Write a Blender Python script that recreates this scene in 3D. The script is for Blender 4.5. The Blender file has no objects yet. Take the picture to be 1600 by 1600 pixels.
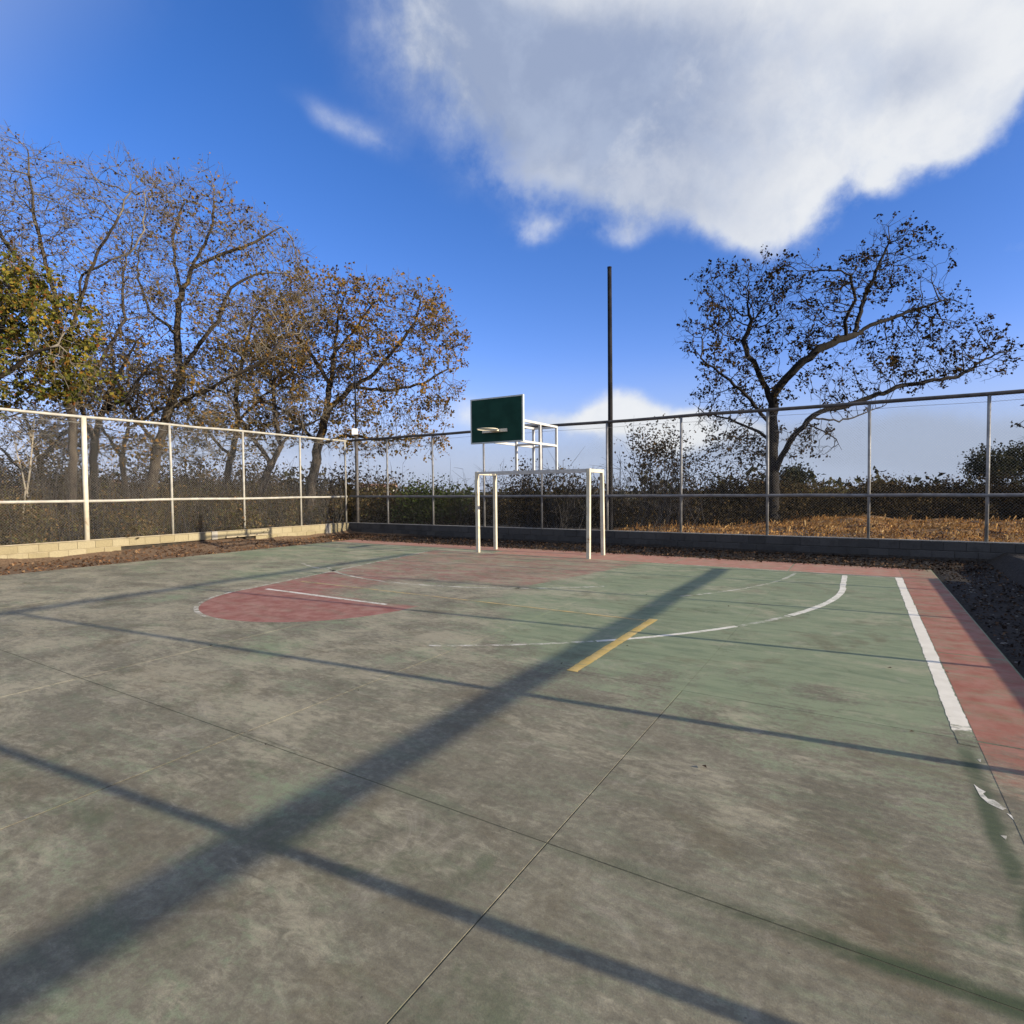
import bpy, math, random
import numpy as np
from mathutils import Vector, Matrix, noise as mn

rng = np.random.RandomState(7)
random.seed(7)
scene = bpy.context.scene
COL = scene.collection

# ------------------------------------------------------------------ camera
F_PX, YAW, PITCH, ROLL, CAM_H = 894.8, math.radians(31.385), math.radians(2.109), math.radians(-0.46), 1.6
FW = np.array([-math.sin(YAW)*math.cos(PITCH), math.cos(YAW)*math.cos(PITCH), -math.sin(PITCH)])
_r = np.array([math.cos(YAW), math.sin(YAW), 0.0]); _u = np.cross(_r, FW)
RT = math.cos(ROLL)*_r + math.sin(ROLL)*_u
UP = -math.sin(ROLL)*_r + math.cos(ROLL)*_u
CAM = np.array([0, 0, CAM_H])
cd = bpy.data.cameras.new('camera'); cam = bpy.data.objects.new('camera', cd); COL.objects.link(cam)
cd.sensor_width = 36; cd.lens = F_PX/1600*36; cd.clip_start = 0.05; cd.clip_end = 9000
M = Matrix(((RT[0], UP[0], -FW[0], 0), (RT[1], UP[1], -FW[1], 0), (RT[2], UP[2], -FW[2], CAM_H), (0, 0, 0, 1)))
cam.matrix_world = M
scene.camera = cam

def ray(px, py):                       # direction of a spot seen in the photograph (1600 px), unit forward depth
    return FW + (px-800)/F_PX*RT - (py-800)/F_PX*UP
def P(px, py, d):                      # world point at forward distance d
    return CAM + d*ray(px, py)

# ------------------------------------------------------------------ view, sun, sky
scene.view_settings.view_transform = 'Standard'; scene.view_settings.look = 'None'
scene.view_settings.gamma = 1; scene.view_settings.use_curve_mapping = False
scene.view_settings.exposure = 1.3
SUN_EL, SUN_AZ = math.radians(16.0), math.radians(84.05)      # azimuth clockwise from +y
SD = Vector((math.cos(SUN_EL)*math.sin(SUN_AZ), math.cos(SUN_EL)*math.cos(SUN_AZ), math.sin(SUN_EL)))
sl = bpy.data.lights.new('sun', 'SUN'); sl.energy = 3.5; sl.angle = math.radians(0.53); sl.color = (1.0, 0.87, 0.68)
so = bpy.data.objects.new('sun', sl); COL.objects.link(so); so.rotation_euler = SD.to_track_quat('Z', 'Y').to_euler()
so.location = SD*60

class NT:
    """tiny node-tree writer"""
    def __init__(s, tree): s.t = tree; s.n = tree.nodes; s.l = tree.links
    def node(s, typ, **kw):
        n = s.n.new(typ)
        for k, v in kw.items(): setattr(n, k, v)
        return n
    def put(s, sock, v):
        if hasattr(v, 'is_output') or isinstance(v, bpy.types.NodeSocket): s.l.new(v, sock)
        elif v is not None:
            if isinstance(v, (tuple, list)) and sock.type == 'RGBA' and len(v) == 3: v = (*v, 1)
            sock.default_value = v
    def math(s, op, a, b=None, c=None, clamp=False):
        n = s.node('ShaderNodeMath', operation=op, use_clamp=clamp)
        for i, v in enumerate((a, b, c)):
            if v is not None: s.put(n.inputs[i], v)
        return n.outputs[0]
    def vmath(s, op, a, b=None, out=0):
        n = s.node('ShaderNodeVectorMath', operation=op)
        s.put(n.inputs[0], a)
        if b is not None:
            if op == 'SCALE': s.put(n.inputs['Scale'], b)
            else: s.put(n.inputs[1], b)
        return n.outputs['Value'] if op in ('DOT_PRODUCT', 'LENGTH') else n.outputs[0]
    def mix(s, f, a, b, blend='MIX'):
        n = s.node('ShaderNodeMix', data_type='RGBA', blend_type=blend)
        s.put(n.inputs[0], f); s.put(n.inputs[6], a); s.put(n.inputs[7], b)
        return n.outputs[2]
    def noise(s, vec, scale, detail=4, rough=0.55, dist=0.0, dims='3D'):
        n = s.node('ShaderNodeTexNoise', noise_dimensions=dims)
        if vec is not None: s.put(n.inputs['Vector'], vec)
        n.inputs['Scale'].default_value = scale; n.inputs['Detail'].default_value = detail
        n.inputs['Roughness'].default_value = rough; n.inputs['Distortion'].default_value = dist
        return n.outputs[0]
    def smooth(s, v, lo, hi, a=0.0, b=1.0):
        n = s.node('ShaderNodeMapRange', interpolation_type='SMOOTHSTEP')
        s.put(n.inputs[0], v); s.put(n.inputs[1], lo); s.put(n.inputs[2], hi); s.put(n.inputs[3], a); s.put(n.inputs[4], b)
        return n.outputs[0]
    def ramp(s, v, stops):
        n = s.node('ShaderNodeValToRGB'); cr = n.color_ramp
        while len(cr.elements) < len(stops): cr.elements.new(0.5)
        for e, (p, c) in zip(cr.elements, stops): e.position = p; e.color = (*c, 1)
        s.put(n.inputs[0], v); return n.outputs[0]

world = bpy.data.worlds.new('World'); scene.world = world; world.use_nodes = True
world.node_tree.nodes.clear(); W = NT(world.node_tree)
sky = W.node('ShaderNodeTexSky', sky_type='NISHITA'); sky.sun_disc = False
sky.sun_elevation = SUN_EL; sky.sun_rotation = SUN_AZ
sky.altitude = 1500; sky.air_density = 1.0; sky.dust_density = 0.6; sky.ozone_density = 3.0
D = W.node('ShaderNodeTexCoord').outputs['Generated']
hs = W.node('ShaderNodeHueSaturation'); hs.inputs['Saturation'].default_value = 1.25; W.put(hs.inputs['Color'], sky.outputs[0])
skycol = W.mix(1.0, hs.outputs[0], (1.27, .775, .93), 'MULTIPLY')
# clouds: soft lobes round fixed directions of the sky, broken up by noise
wn = W.node('ShaderNodeTexNoise'); W.put(wn.inputs['Vector'], D); wn.inputs['Scale'].default_value = 5; wn.inputs['Detail'].default_value = 6
warp = W.vmath('SCALE', W.vmath('SUBTRACT', wn.outputs['Color'], (0.5, 0.5, 0.5)), 0.07)
DW = W.vmath('ADD', D, warp)
def lobe(px, py, rx, ry, amp=1.0, rot=0):
    c = ray(px, py); c = c/np.linalg.norm(c)
    ca, sa = math.cos(math.radians(rot)), math.sin(math.radians(rot))
    def dd(x, y):
        v = ray(x, y); return v/np.linalg.norm(v)-c
    e1 = dd(px+rx*ca, py+rx*sa); e2 = dd(px-ry*sa, py+ry*ca)
    g1 = e1/np.dot(e1, e1); g2 = e2/np.dot(e2, e2); g2 = g2-e1*np.dot(g2, e1)/np.dot(e1, e1)
    g2 = g2/np.dot(g2, e2)
    dv = W.vmath('SUBTRACT', DW, tuple(c))
    a = W.vmath('DOT_PRODUCT', dv, tuple(g1)); b = W.vmath('DOT_PRODUCT', dv, tuple(g2))
    q = W.math('ADD', W.math('MULTIPLY', a, a), W.math('MULTIPLY', b, b))
    v = W.math('MULTIPLY', W.math('EXPONENT', W.math('MULTIPLY', q, -0.9)), amp)
    front = W.math('GREATER_THAN', W.vmath('DOT_PRODUCT', D, tuple(c)), 0.2)
    return W.math('MULTIPLY', v, front)
def total(lobes):
    o = None
    for l in lobes:
        v = lobe(*l); o = v if o is None else W.math('ADD', o, v)
    return o
big = total([(960, -60, 330, 190, 1.0), (880, 130, 170, 140, .9), (1050, 190, 210, 120, 1.0), (1250, 60, 220, 190, .9),
             (1235, 300, 75, 80, .9), (1130, 320, 80, 50, .5), (930, 270, 120, 55, .55), (1420, 150, 80, 100, .75), (1505, 205, 85, 52, 1.05), (1600, 110, 60, 60, .9), (1540, 40, 90, 60, .5),
             (1590, 0, 130, 110, .8), (1390, 275, 38, 26, .55), (700, 60, 110, 90, .35)])
wisps = total([(525, 180, 70, 22, .27, 28), (590, 205, 34, 22, .2, 30), (842, 368, 48, 24, .62), (968, 372, 36, 20, .38), (1600, 380, 40, 16, .4)])
low = total([(965, 640, 48, 26, 1.3), (890, 655, 90, 18, 1.0), (1020, 655, 60, 16, .8), (740, 645, 55, 26, .7), (1030, 695, 70, 24, .8), (1130, 670, 90, 26, .6)])
bank = total([(1050, 700, 200, 30, .5), (1300, 690, 300, 45, .6), (1560, 690, 240, 60, .6), (500, 700, 260, 34, .35), (150, 700, 300, 40, .35)])
n1 = W.noise(DW, 6, 9, .62)
n2 = W.noise(D, 17, 8, .62)
nz = W.math('ADD', W.math('MULTIPLY', W.math('SUBTRACT', n1, .5), 1.6), W.math('MULTIPLY', W.math('SUBTRACT', n2, .5), .7))
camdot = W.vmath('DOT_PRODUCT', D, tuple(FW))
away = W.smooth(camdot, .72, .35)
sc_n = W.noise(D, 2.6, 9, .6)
unseen_fill_clouds = W.math('MULTIPLY', W.smooth(sc_n, .40, .58), away)  # unseen cloud cover outside the view, thickened to lift the fill light
dens = W.math('ADD', W.math('ADD', big, wisps), low)
dens_n = W.math('ADD', dens, W.math('MULTIPLY', nz, W.smooth(dens, .02, .5, 0.0, 1.0)))
crisp = W.smooth(W.vmath('DOT_PRODUCT', D, tuple(SD)), -.45, .25)
mask = W.math('MAXIMUM', W.smooth(dens_n, W.math('ADD', .08, W.math('MULTIPLY', crisp, .14)), W.math('SUBTRACT', 1.15, W.math('MULTIPLY', crisp, .3))), unseen_fill_clouds)
n3 = W.noise(DW, 9, 10, .6)
# cloud tone: bright rims, grey shaded underside
under = total([(960, 190, 270, 140, 1.0), (1010, 60, 260, 60, .35), (1440, 110, 90, 70, .5), (760, 90, 120, 110, .8), (670, 40, 100, 110, .7), (980, 330, 150, 40, .35)])
thick = W.smooth(W.math('ADD', under, W.math('MULTIPLY', nz, .60)), .05, 1.0)
ctone = W.mix(thick, (3.35, 3.42, 3.5), (1.30, 1.58, 2.22))
ctone = W.mix(W.smooth(n3, .42, .66, 0, .42), ctone, (2.0, 2.3, 2.9))
ctone = W.mix(W.smooth(n1, .50, .68, 0, .35), ctone, (3.5, 3.55, 3.6))
edge = W.smooth(dens_n, .15, 1.0)
cloudcol = W.mix(edge, W.mix(.5, ctone, (2.2, 2.6, 3.3)), ctone)
horizon = W.smooth(W.vmath('DOT_PRODUCT', D, (0, 0, 1)), .24, .0)
veil = W.mix(W.math('MULTIPLY', horizon, .92), skycol, (1.42, 1.88, 2.55))
veil = W.mix(W.smooth(W.math('ADD', bank, W.math('MULTIPLY', nz, W.smooth(bank, .02, .4, 0, .5))), .1, .8, 0, .8), veil, (1.55, 1.80, 2.30))
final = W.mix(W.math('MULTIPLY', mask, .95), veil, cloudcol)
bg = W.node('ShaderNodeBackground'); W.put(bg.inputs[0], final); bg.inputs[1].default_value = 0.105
wo = W.node('ShaderNodeOutputWorld'); W.l.new(bg.outputs[0], wo.inputs[0])

# ------------------------------------------------------------------ scene-graph helpers
def tag(o, label=None, cat=None, group=None, kind=None):
    if label: o['label'] = label
    if cat: o['category'] = cat
    if group: o['group'] = group
    if kind: o['kind'] = kind
    return o
def empty(name, loc=(0, 0, 0), label=None, cat=None, group=None, kind=None):
    o = bpy.data.objects.new(name, None); o.empty_display_size = .2; COL.objects.link(o); o.location = loc
    return tag(o, label, cat, group, kind)
def link(name, me, mat, parent=None, loc=None):
    o = bpy.data.objects.new(name, me)
    if mat is not None and len(me.materials) == 0: me.materials.append(mat)
    COL.objects.link(o)
    if parent is not None:
        o.parent = parent
        pl = parent_world(parent)
        if loc is None: o.location = -pl
        else: o.location = Vector(loc)-pl
    elif loc is not None: o.location = loc
    return o
def parent_world(p):
    v = Vector((0, 0, 0))
    while p is not None: v = v+Vector(p.location); p = p.parent
    return v

class MB:
    def __init__(s): s.v = []; s.f = []; s.n = 0
    def add(s, verts, faces):
        s.v.append(np.asarray(verts, float).reshape(-1, 3)); b = s.n
        s.f.extend([tuple(i+b for i in f) for f in faces]); s.n += len(s.v[-1])
    def quads(s, V):                                   # V: (n,4,3)
        n = len(V)
        if n == 0: return
        s.v.append(np.asarray(V, float).reshape(-1, 3)); b = s.n
        idx = (np.arange(4*n).reshape(n, 4)+b).tolist(); s.f.extend(map(tuple, idx)); s.n += 4*n
    def box(s, x0, x1, y0, y1, z0, z1):
        s.add([(x0,y0,z0),(x1,y0,z0),(x1,y1,z0),(x0,y1,z0),(x0,y0,z1),(x1,y0,z1),(x1,y1,z1),(x0,y1,z1)],
              [(0,3,2,1),(4,5,6,7),(0,1,5,4),(1,2,6,5),(2,3,7,6),(3,0,4,7)])
    def bar(s, a, b, w, h=None, upv=(0, 0, 1)):        # rectangular bar between two points
        a = np.array(a, float); b = np.array(b, float); h = h or w
        d = (b-a)/np.linalg.norm(b-a); u = np.array(upv, float)
        if abs(d@u) > .95: u = np.array([0, 1., 0])
        r = np.cross(d, u); r /= np.linalg.norm(r); u = np.cross(r, d)
        V = [p+sx*r*w/2+sz*u*h/2 for p in (a, b) for sx, sz in ((-1,-1),(1,-1),(1,1),(-1,1))]
        s.add(V, [(0,1,2,3),(7,6,5,4),(0,4,5,1),(1,5,6,2),(2,6,7,3),(3,7,4,0)])
    def tube(s, pts, rad, n=8, cap=True):
        pts = np.asarray(pts, float); m = len(pts)
        rad = np.broadcast_to(np.asarray(rad, float), (m,))
        t = np.zeros_like(pts); t[1:-1] = pts[2:]-pts[:-2]; t[0] = pts[1]-pts[0]; t[-1] = pts[-1]-pts[-2]
        t /= np.linalg.norm(t, axis=1)[:, None]+1e-12
        ref = np.array([0, 0, 1.]) if abs(t[0][2]) < .9 else np.array([1., 0, 0])
        ang = np.arange(n)*2*math.pi/n; V = []
        u = np.cross(t[0], ref); u /= np.linalg.norm(u)
        for i in range(m):
            u = u-t[i]*(u@t[i]); u /= np.linalg.norm(u)+1e-12
            w = np.cross(t[i], u)
            V.append(pts[i]+rad[i]*(np.cos(ang)[:, None]*u+np.sin(ang)[:, None]*w))
        Fc = []
        for i in range(m-1):
            for k in range(n):
                k2 = (k+1) % n; Fc.append((i*n+k, i*n+k2, (i+1)*n+k2, (i+1)*n+k))
        if cap: Fc.append(tuple(range(n))[::-1]); Fc.append(tuple((m-1)*n+k for k in range(n)))
        s.add(np.concatenate(V), Fc)
    def mesh(s, name, smooth=False):
        me = bpy.data.meshes.new(name)
        me.from_pydata(np.concatenate(s.v) if s.v else [], [], s.f)
        if smooth: me.polygons.foreach_set('use_smooth', [True]*len(me.polygons))
        me.update(); return me
    def build(s, name, mat, parent=None, smooth=False, kind=None):
        o = link(name, s.mesh(name, smooth), mat, parent)
        if kind: o['kind'] = kind
        return o

# ------------------------------------------------------------------ materials
def new_mat(name):
    m = bpy.data.materials.new(name); m.use_nodes = True; m.node_tree.nodes.clear(); n = NT(m.node_tree)
    b = n.node('ShaderNodeBsdfPrincipled'); o = n.node('ShaderNodeOutputMaterial'); n.l.new(b.outputs[0], o.inputs[0])
    return m, n, b, o
def pos(n): return n.node('ShaderNodeNewGeometry').outputs['Position']
def bump(n, b, h, dist=.01, strength=.5):
    bn = n.node('ShaderNodeBump'); bn.inputs['Distance'].default_value = dist; bn.inputs['Strength'].default_value = strength
    n.put(bn.inputs['Height'], h); n.l.new(bn.outputs[0], b.inputs['Normal'])
def simple(name, c1, c2, scale=6, rough=.7, metal=0, bumpd=0, detail=5, lo=.35, hi=.65, spec=.5):
    m, n, b, o = new_mat(name); p = pos(n)
    v = n.noise(p, scale, detail, .6)
    n.put(b.inputs['Base Color'], n.mix(n.smooth(v, lo, hi), c1, c2))
    b.inputs['Roughness'].default_value = rough; b.inputs['Metallic'].default_value = metal
    b.inputs['Specular IOR Level'].default_value = spec
    if bumpd: bump(n, b, n.noise(p, scale*5, 5, .6), bumpd, .6)
    return m

# worn, once green painted concrete: one colour field shared by slabs and by whatever shows through worn paint
grp = bpy.data.node_groups.new('worn_concrete', 'ShaderNodeTree')
grp.interface.new_socket('Color', in_out='OUTPUT', socket_type='NodeSocketColor')
grp.interface.new_socket('Height', in_out='OUTPUT', socket_type='NodeSocketFloat')
g = NT(grp); gp = pos(g)
sx = g.node('ShaderNodeSeparateXYZ'); g.put(sx.inputs[0], gp); X, Y = sx.outputs[0], sx.outputs[1]
bign = g.noise(gp, .45, 6, .62, .4); midn = g.noise(gp, 1.7, 8, .68, .3); fine = g.noise(gp, 26, 6, .7); grit = g.noise(gp, 140, 3, .7)
gs = g.vmath('MULTIPLY', gp, (1.2, 5.5, 1)); streak = g.noise(gs, 1.6, 6, .65, .6)
bare = g.mix(g.smooth(midn, .32, .68), (.205, .187, .126), (.365, .336, .236))
brush = g.noise(g.vmath('MULTIPLY', gp, (5.5, 13, 1)), 1.6, 8, .72, .8)
bare = g.mix(g.smooth(brush, .36, .66, .34, 0), bare, (.115, .102, .070))
bare = g.mix(g.smooth(brush, .55, .78, 0, .4), bare, (.42, .385, .29))
bare = g.mix(g.smooth(fine, .35, .72), g.mix(.45, bare, (.085, .072, .055)), bare)
green = g.mix(g.smooth(streak, .3, .7), (.165, .210, .122), (.280, .322, .190))
# paint survives best beyond the nearest joint, on the far right
far = g.smooth(Y, 2.6, 7.0); rightw = g.smooth(X, -5.5, -1.5, .25, 1.0)
keep = g.math('ADD', g.math('MULTIPLY', g.math('MULTIPLY', far, rightw), .30), g.math('MULTIPLY', g.smooth(Y, 7.0, 11.0), .10))
pm = g.math('ADD', g.math('ADD', g.math('MULTIPLY', bign, .55), g.math('MULTIPLY', midn, .35)), g.math('MULTIPLY', streak, .22))
pm = g.math('ADD', pm, keep)
pm = g.math('ADD', pm, g.math('MULTIPLY', g.math('SUBTRACT', fine, .5), .30))
col = g.mix(g.smooth(pm, .59, .75), bare, green)
col = g.mix(g.smooth(g.math('ADD', streak, g.math('MULTIPLY', g.math('SUBTRACT', fine, .5), .35)), .46, .68, 0, .34), col, (.175, .212, .130))
mud = g.noise(g.vmath('ADD', gp, (13.1, 4.7, 0)), .9, 7, .65, .5)
col = g.mix(g.smooth(mud, .55, .74, 0, .6), col, (.115, .083, .045))
moss = g.noise(g.vmath('ADD', gp, (3.3, 9.9, 0)), 1.5, 8, .7, .4)
col = g.mix(g.smooth(moss, .58, .72, 0, .6), col, (.062, .098, .045))
pale = g.noise(g.vmath('ADD', gp, (31, 2, 0)), 2.2, 8, .72, .8)
col = g.mix(g.smooth(pale, .55, .72, 0, .4), col, (.45, .40, .31))
dust = g.noise(g.vmath('ADD', g.vmath('MULTIPLY', gp, (1, 1.8, 1)), (7.7, 1.1, 0)), .8, 9, .7, .6)
dm = g.math('ADD', dust, g.math('MULTIPLY', g.math('SUBTRACT', brush, .5), .5))
dm = g.math('ADD', dm, g.math('MULTIPLY', g.math('MULTIPLY', g.smooth(X, -2.0, -4.5), g.smooth(Y, .4, 2.2)), .10))
col = g.mix(g.smooth(dm, .50, .74, 0, .62), col, (.45, .405, .280))
nm = g.math('ADD', g.noise(g.vmath('ADD', gp, (21, 5, 0)), 1.25, 9, .72, .5), g.math('MULTIPLY', g.smooth(Y, 2.1, .9), .06))
col = g.mix(g.smooth(nm, .535, .68, 0, .46), col, (.128, .104, .060))
nm2 = g.math('ADD', g.noise(g.vmath('ADD', gp, (41, 15, 0)), 1.7, 9, .75, .5), g.math('MULTIPLY', g.smooth(Y, 2.3, 1.2), .05))
col = g.mix(g.smooth(nm2, .56, .70, 0, .46), col, (.085, .115, .055))
seam = g.math('ABSOLUTE', g.math('SUBTRACT', g.math('ADD', Y, g.math('MULTIPLY', g.math('SUBTRACT', midn, .5), .10)), 2.25))
col = g.mix(g.math('MULTIPLY', g.math('MULTIPLY', g.smooth(seam, .085, .015), g.smooth(X, -1.4, .2, .15, 1)), g.smooth(moss, .36, .56)), col, (.055, .075, .035))
edge_m = g.math('ABSOLUTE', g.math('SUBTRACT', g.math('ADD', X, g.math('MULTIPLY', g.math('SUBTRACT', midn, .5), .12)), .56))
col = g.mix(g.math('MULTIPLY', g.math('MULTIPLY', g.smooth(edge_m, .07, .01), g.smooth(Y, 4.6, 4.2)), g.smooth(moss, .34, .55, .2, .9)), col, (.055, .078, .038))
spk = g.node('ShaderNodeTexVoronoi'); g.put(spk.inputs['Vector'], gp); spk.inputs['Scale'].default_value = 7
col = g.mix(g.smooth(spk.outputs['Distance'], .045, .02, 0, .55), col, (.05, .042, .035))
col = g.mix(g.smooth(grit, .25, .8, .32, 0), col, (.05, .046, .04))
go = g.node('NodeGroupOutput'); g.put(go.inputs[0], col); g.put(go.inputs[1], g.math('ADD', g.math('MULTIPLY', fine, .6), g.math('MULTIPLY', grit, .4)))
def concrete_mat(name, paint=None, paint2=None, wear=0.5, nscale=3.0, wear_xy=None, soft=.12):
    m, n, b, o = new_mat(name)
    gn = n.node('ShaderNodeGroup'); gn.node_tree = grp
    c = gn.outputs[0]
    b.inputs['Roughness'].default_value = .8; b.inputs['Specular IOR Level'].default_value = .25
    if paint:
        p = pos(n)
        st = n.noise(n.vmath('MULTIPLY', p, (1, 2.2, 1)), nscale, 9, .72, .3)
        fn = n.noise(p, 38, 5, .75)
        v = n.math('ADD', n.math('MULTIPLY', st, .72), n.math('MULTIPLY', fn, .28))
        w = wear
        if wear_xy:
            s = n.node('ShaderNodeSeparateXYZ'); n.put(s.inputs[0], p)
            w = wear_xy(n, s.outputs[0], s.outputs[1])
        # w = share of the paint that is gone (0..1), mapped onto the noise's spread
        thr = n.math('ADD', n.math('MULTIPLY', w, .46), .27) if not isinstance(w, float) else .27+.46*w
        hi = n.math('ADD', thr, soft) if not isinstance(thr, float) else thr+soft
        lo = n.math('SUBTRACT', thr, soft) if not isinstance(thr, float) else thr-soft
        k = n.smooth(v, lo, hi)
        pc = n.mix(n.smooth(n.noise(p, 5, 6, .6), .3, .7), paint, paint2 or paint)
        c = n.mix(k, c, pc)
    n.put(b.inputs['Base Color'], c)
    bump(n, b, gn.outputs[1], .004, .45)
    return m
M_slab = concrete_mat('worn_green_concrete')
M_white = concrete_mat('white_line_paint', (.62, .59, .50), (.72, .69, .60), .32, 5)
M_white_worn = concrete_mat('worn_white_line_paint', (.56, .53, .46), (.66, .63, .56), .58, 4)
M_white_ghost = concrete_mat('faded_white_line_paint', (.46, .44, .38), (.54, .52, .45), .80, 3.4)
M_white_half = concrete_mat('chipped_white_line_paint', (.60, .57, .49), (.70, .67, .59), .40, 4.5)
M_sideline = concrete_mat('sideline_paint', (.64, .60, .50), (.74, .70, .60), 0.1, 4,
    lambda n, X, Y: n.math('ADD', n.smooth(Y, 5.1, 4.40, .16, .80), n.smooth(Y, 3.0, 2.4, 0, .4)), .06)
M_yellow = concrete_mat('yellow_line_paint', (.52, .36, .10), (.60, .43, .16), .28, 5)
M_yellow_worn = concrete_mat('worn_yellow_line_paint', (.46, .33, .13), (.50, .38, .18), .48, 4)
M_band = concrete_mat('red_border_paint', (.26, .090, .058), (.335, .158, .115), .2, 2.2,
    lambda n, X, Y: n.math('ADD', n.smooth(Y, 4.7, 3.2, .30, .95), n.smooth(Y, 11.5, 12.5, 0, .12)), .16)
M_backband = concrete_mat('pink_border_paint', (.33, .145, .10), (.39, .21, .16), .3, 2.2, None, .16)
M_key = concrete_mat('red_key_paint', (.235, .085, .066), (.325, .17, .135), .3, 1.6,
    lambda n, X, Y: n.math('ADD', n.math('ADD', n.smooth(Y, 5.9, 9.5, .20, .40), n.smooth(Y, 6.0, 6.3, .0, .14)),
        n.math('MULTIPLY', n.math('MULTIPLY', n.smooth(Y, 5.8, 6.2), n.smooth(Y, 8.8, 7.4)), n.smooth(X, -7.8, -6.4, 0, .55))), .18)

M_soil = None
def soil_mat():
    m, n, b, o = new_mat('soil_with_leaf_crumbs'); p = pos(n)
    s = n.node('ShaderNodeSeparateXYZ'); n.put(s.inputs[0], p); X, Y = s.outputs[0], s.outputs[1]
    a = n.noise(p, 1.3, 8, .65); f = n.noise(p, 18, 6, .7)
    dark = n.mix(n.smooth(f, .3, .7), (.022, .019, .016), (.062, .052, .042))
    rust = n.mix(n.smooth(f, .3, .7), (.11, .072, .046), (.225, .15, .092))
    gold = n.mix(n.smooth(f, .3, .7), (.20, .10, .035), (.42, .25, .10))
    scrub = n.mix(n.smooth(a, .4, .62), (.075, .06, .035), (.07, .075, .035))
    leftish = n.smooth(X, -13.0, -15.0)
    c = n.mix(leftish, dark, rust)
    back = n.math('MULTIPLY', n.smooth(Y, 15.65, 15.9), n.smooth(X, -9.5, -4.0))
    c = n.mix(back, c, n.mix(n.smooth(n.noise(p, .8, 7, .65), .40, .58), n.mix(.5, rust, dark), gold))
    c = n.mix(n.smooth(X, -17.0, -17.4), c, n.mix(n.smooth(a, .4, .6), (.09, .062, .035), (.055, .05, .028)))
    dist = n.math('MAXIMUM', n.smooth(Y, 32, 44), n.smooth(X, -24, -34))
    c = n.mix(dist, c, scrub)
    n.put(b.inputs['Base Color'], c); b.inputs['Roughness'].default_value = .95; b.inputs['Specular IOR Level'].default_value = .2
    bump(n, b, n.math('ADD', f, n.noise(p, 60, 4, .7)), .03, .8)
    return m
M_soil = soil_mat()
def block_mat(name, c1, c2, stain):
    m, n, b, o = new_mat(name); p = pos(n)
    rnd = n.node('ShaderNodeObjectInfo').outputs['Random']
    a = n.noise(p, 2.2, 7, .65); f = n.noise(p, 30, 5, .7)
    c = n.mix(rnd, c1, c2); c = n.mix(n.smooth(a, .48, .72, 0, .6), c, stain)
    c = n.mix(n.smooth(f, .3, .75, .35, 0), c, tuple(.45*x for x in c1))
    n.put(b.inputs['Base Color'], c); b.inputs['Roughness'].default_value = .9; b.inputs['Specular IOR Level'].default_value = .25
    bump(n, b, f, .006, .7); return m
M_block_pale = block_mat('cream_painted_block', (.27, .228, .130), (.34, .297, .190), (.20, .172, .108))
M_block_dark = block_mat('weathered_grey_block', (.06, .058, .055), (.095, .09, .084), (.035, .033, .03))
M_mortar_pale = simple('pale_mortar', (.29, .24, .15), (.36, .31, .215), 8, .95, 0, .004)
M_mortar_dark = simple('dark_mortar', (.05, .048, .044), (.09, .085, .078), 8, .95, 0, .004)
M_cap = simple('bare_cement_cap', (.22, .205, .175), (.32, .30, .26), 5, .95, 0, .004)
M_void = simple('hollow_shade', (.02, .017, .013), (.045, .036, .026), 7, 1)
M_galv = simple('weathered_galvanised_pipe', (.20, .20, .195), (.31, .305, .295), 7, .55, .25)
M_paleipe = simple('cream_painted_pipe', (.28, .265, .225), (.38, .365, .315), 5, .6)
M_darkpipe = simple('dark_pipe', (.045, .042, .040), (.085, .075, .068), 6, .6)  # backlit darkness of the back top rail is put into this colour
M_dullpipe = simple('dull_grey_pipe', (.13, .125, .125), (.20, .195, .19), 6, .6)
M_wire = simple('galvanised_wire', (.26, .26, .26), (.36, .36, .35), 9, .5, .3)
M_pole = simple('tarred_dark_pole', (.010, .010, .011), (.022, .021, .022), 3, .85, spec=.12)
def enamel(name, c1, c2):
    m, n, b, o = new_mat(name); p = pos(n)
    c = n.mix(n.smooth(n.noise(p, 4, 5, .6), .35, .65), c1, c2)
    chip = n.math('ADD', n.math('MULTIPLY', n.noise(n.vmath('MULTIPLY', p, (1, 1, .5)), 7, 7, .7), .7), n.math('MULTIPLY', n.noise(p, 40, 4, .7), .3))
    c = n.mix(n.smooth(chip, .585, .625), c, (.13, .065, .035)); c = n.mix(n.smooth(chip, .52, .60, 0, .35), c, (.40, .30, .18))
    n.put(b.inputs['Base Color'], c); b.inputs['Roughness'].default_value = .5; bump(n, b, chip, .004, .4); return m
M_goalwhite = enamel('chipped_white_enamel', (.50, .46, .35), (.60, .56, .445))
M_old = simple('chipped_white_enamel', (.50, .47, .38), (.60, .575, .49), 4, .5)
M_frame = simple('grey_white_steel_tube', (.44, .44, .43), (.56, .56, .54), 6, .5)
M_board = simple('dark_green_board_paint', (.006, .036, .024), (.010, .050, .034), 3, .6, spec=.12)
M_boardedge = simple('pale_board_edging', (.40, .44, .42), (.50, .54, .52), 5, .6)
M_boxwhite = simple('white_plastic_housing', (.72, .72, .70), (.80, .80, .78), 5, .4)
M_stone = simple('grey_pebble', (.10, .095, .085), (.24, .225, .20), 9, .9)
M_wall_far = simple('whitewashed_wall', (.62, .60, .56), (.74, .72, .68), 1, .9)
M_roof_far = simple('rusty_sheet_roof', (.20, .10, .07), (.28, .16, .11), 1, .8)
M_window_far = simple('dark_window_glass', (.03, .035, .04), (.05, .055, .06), 1, .2)
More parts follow.
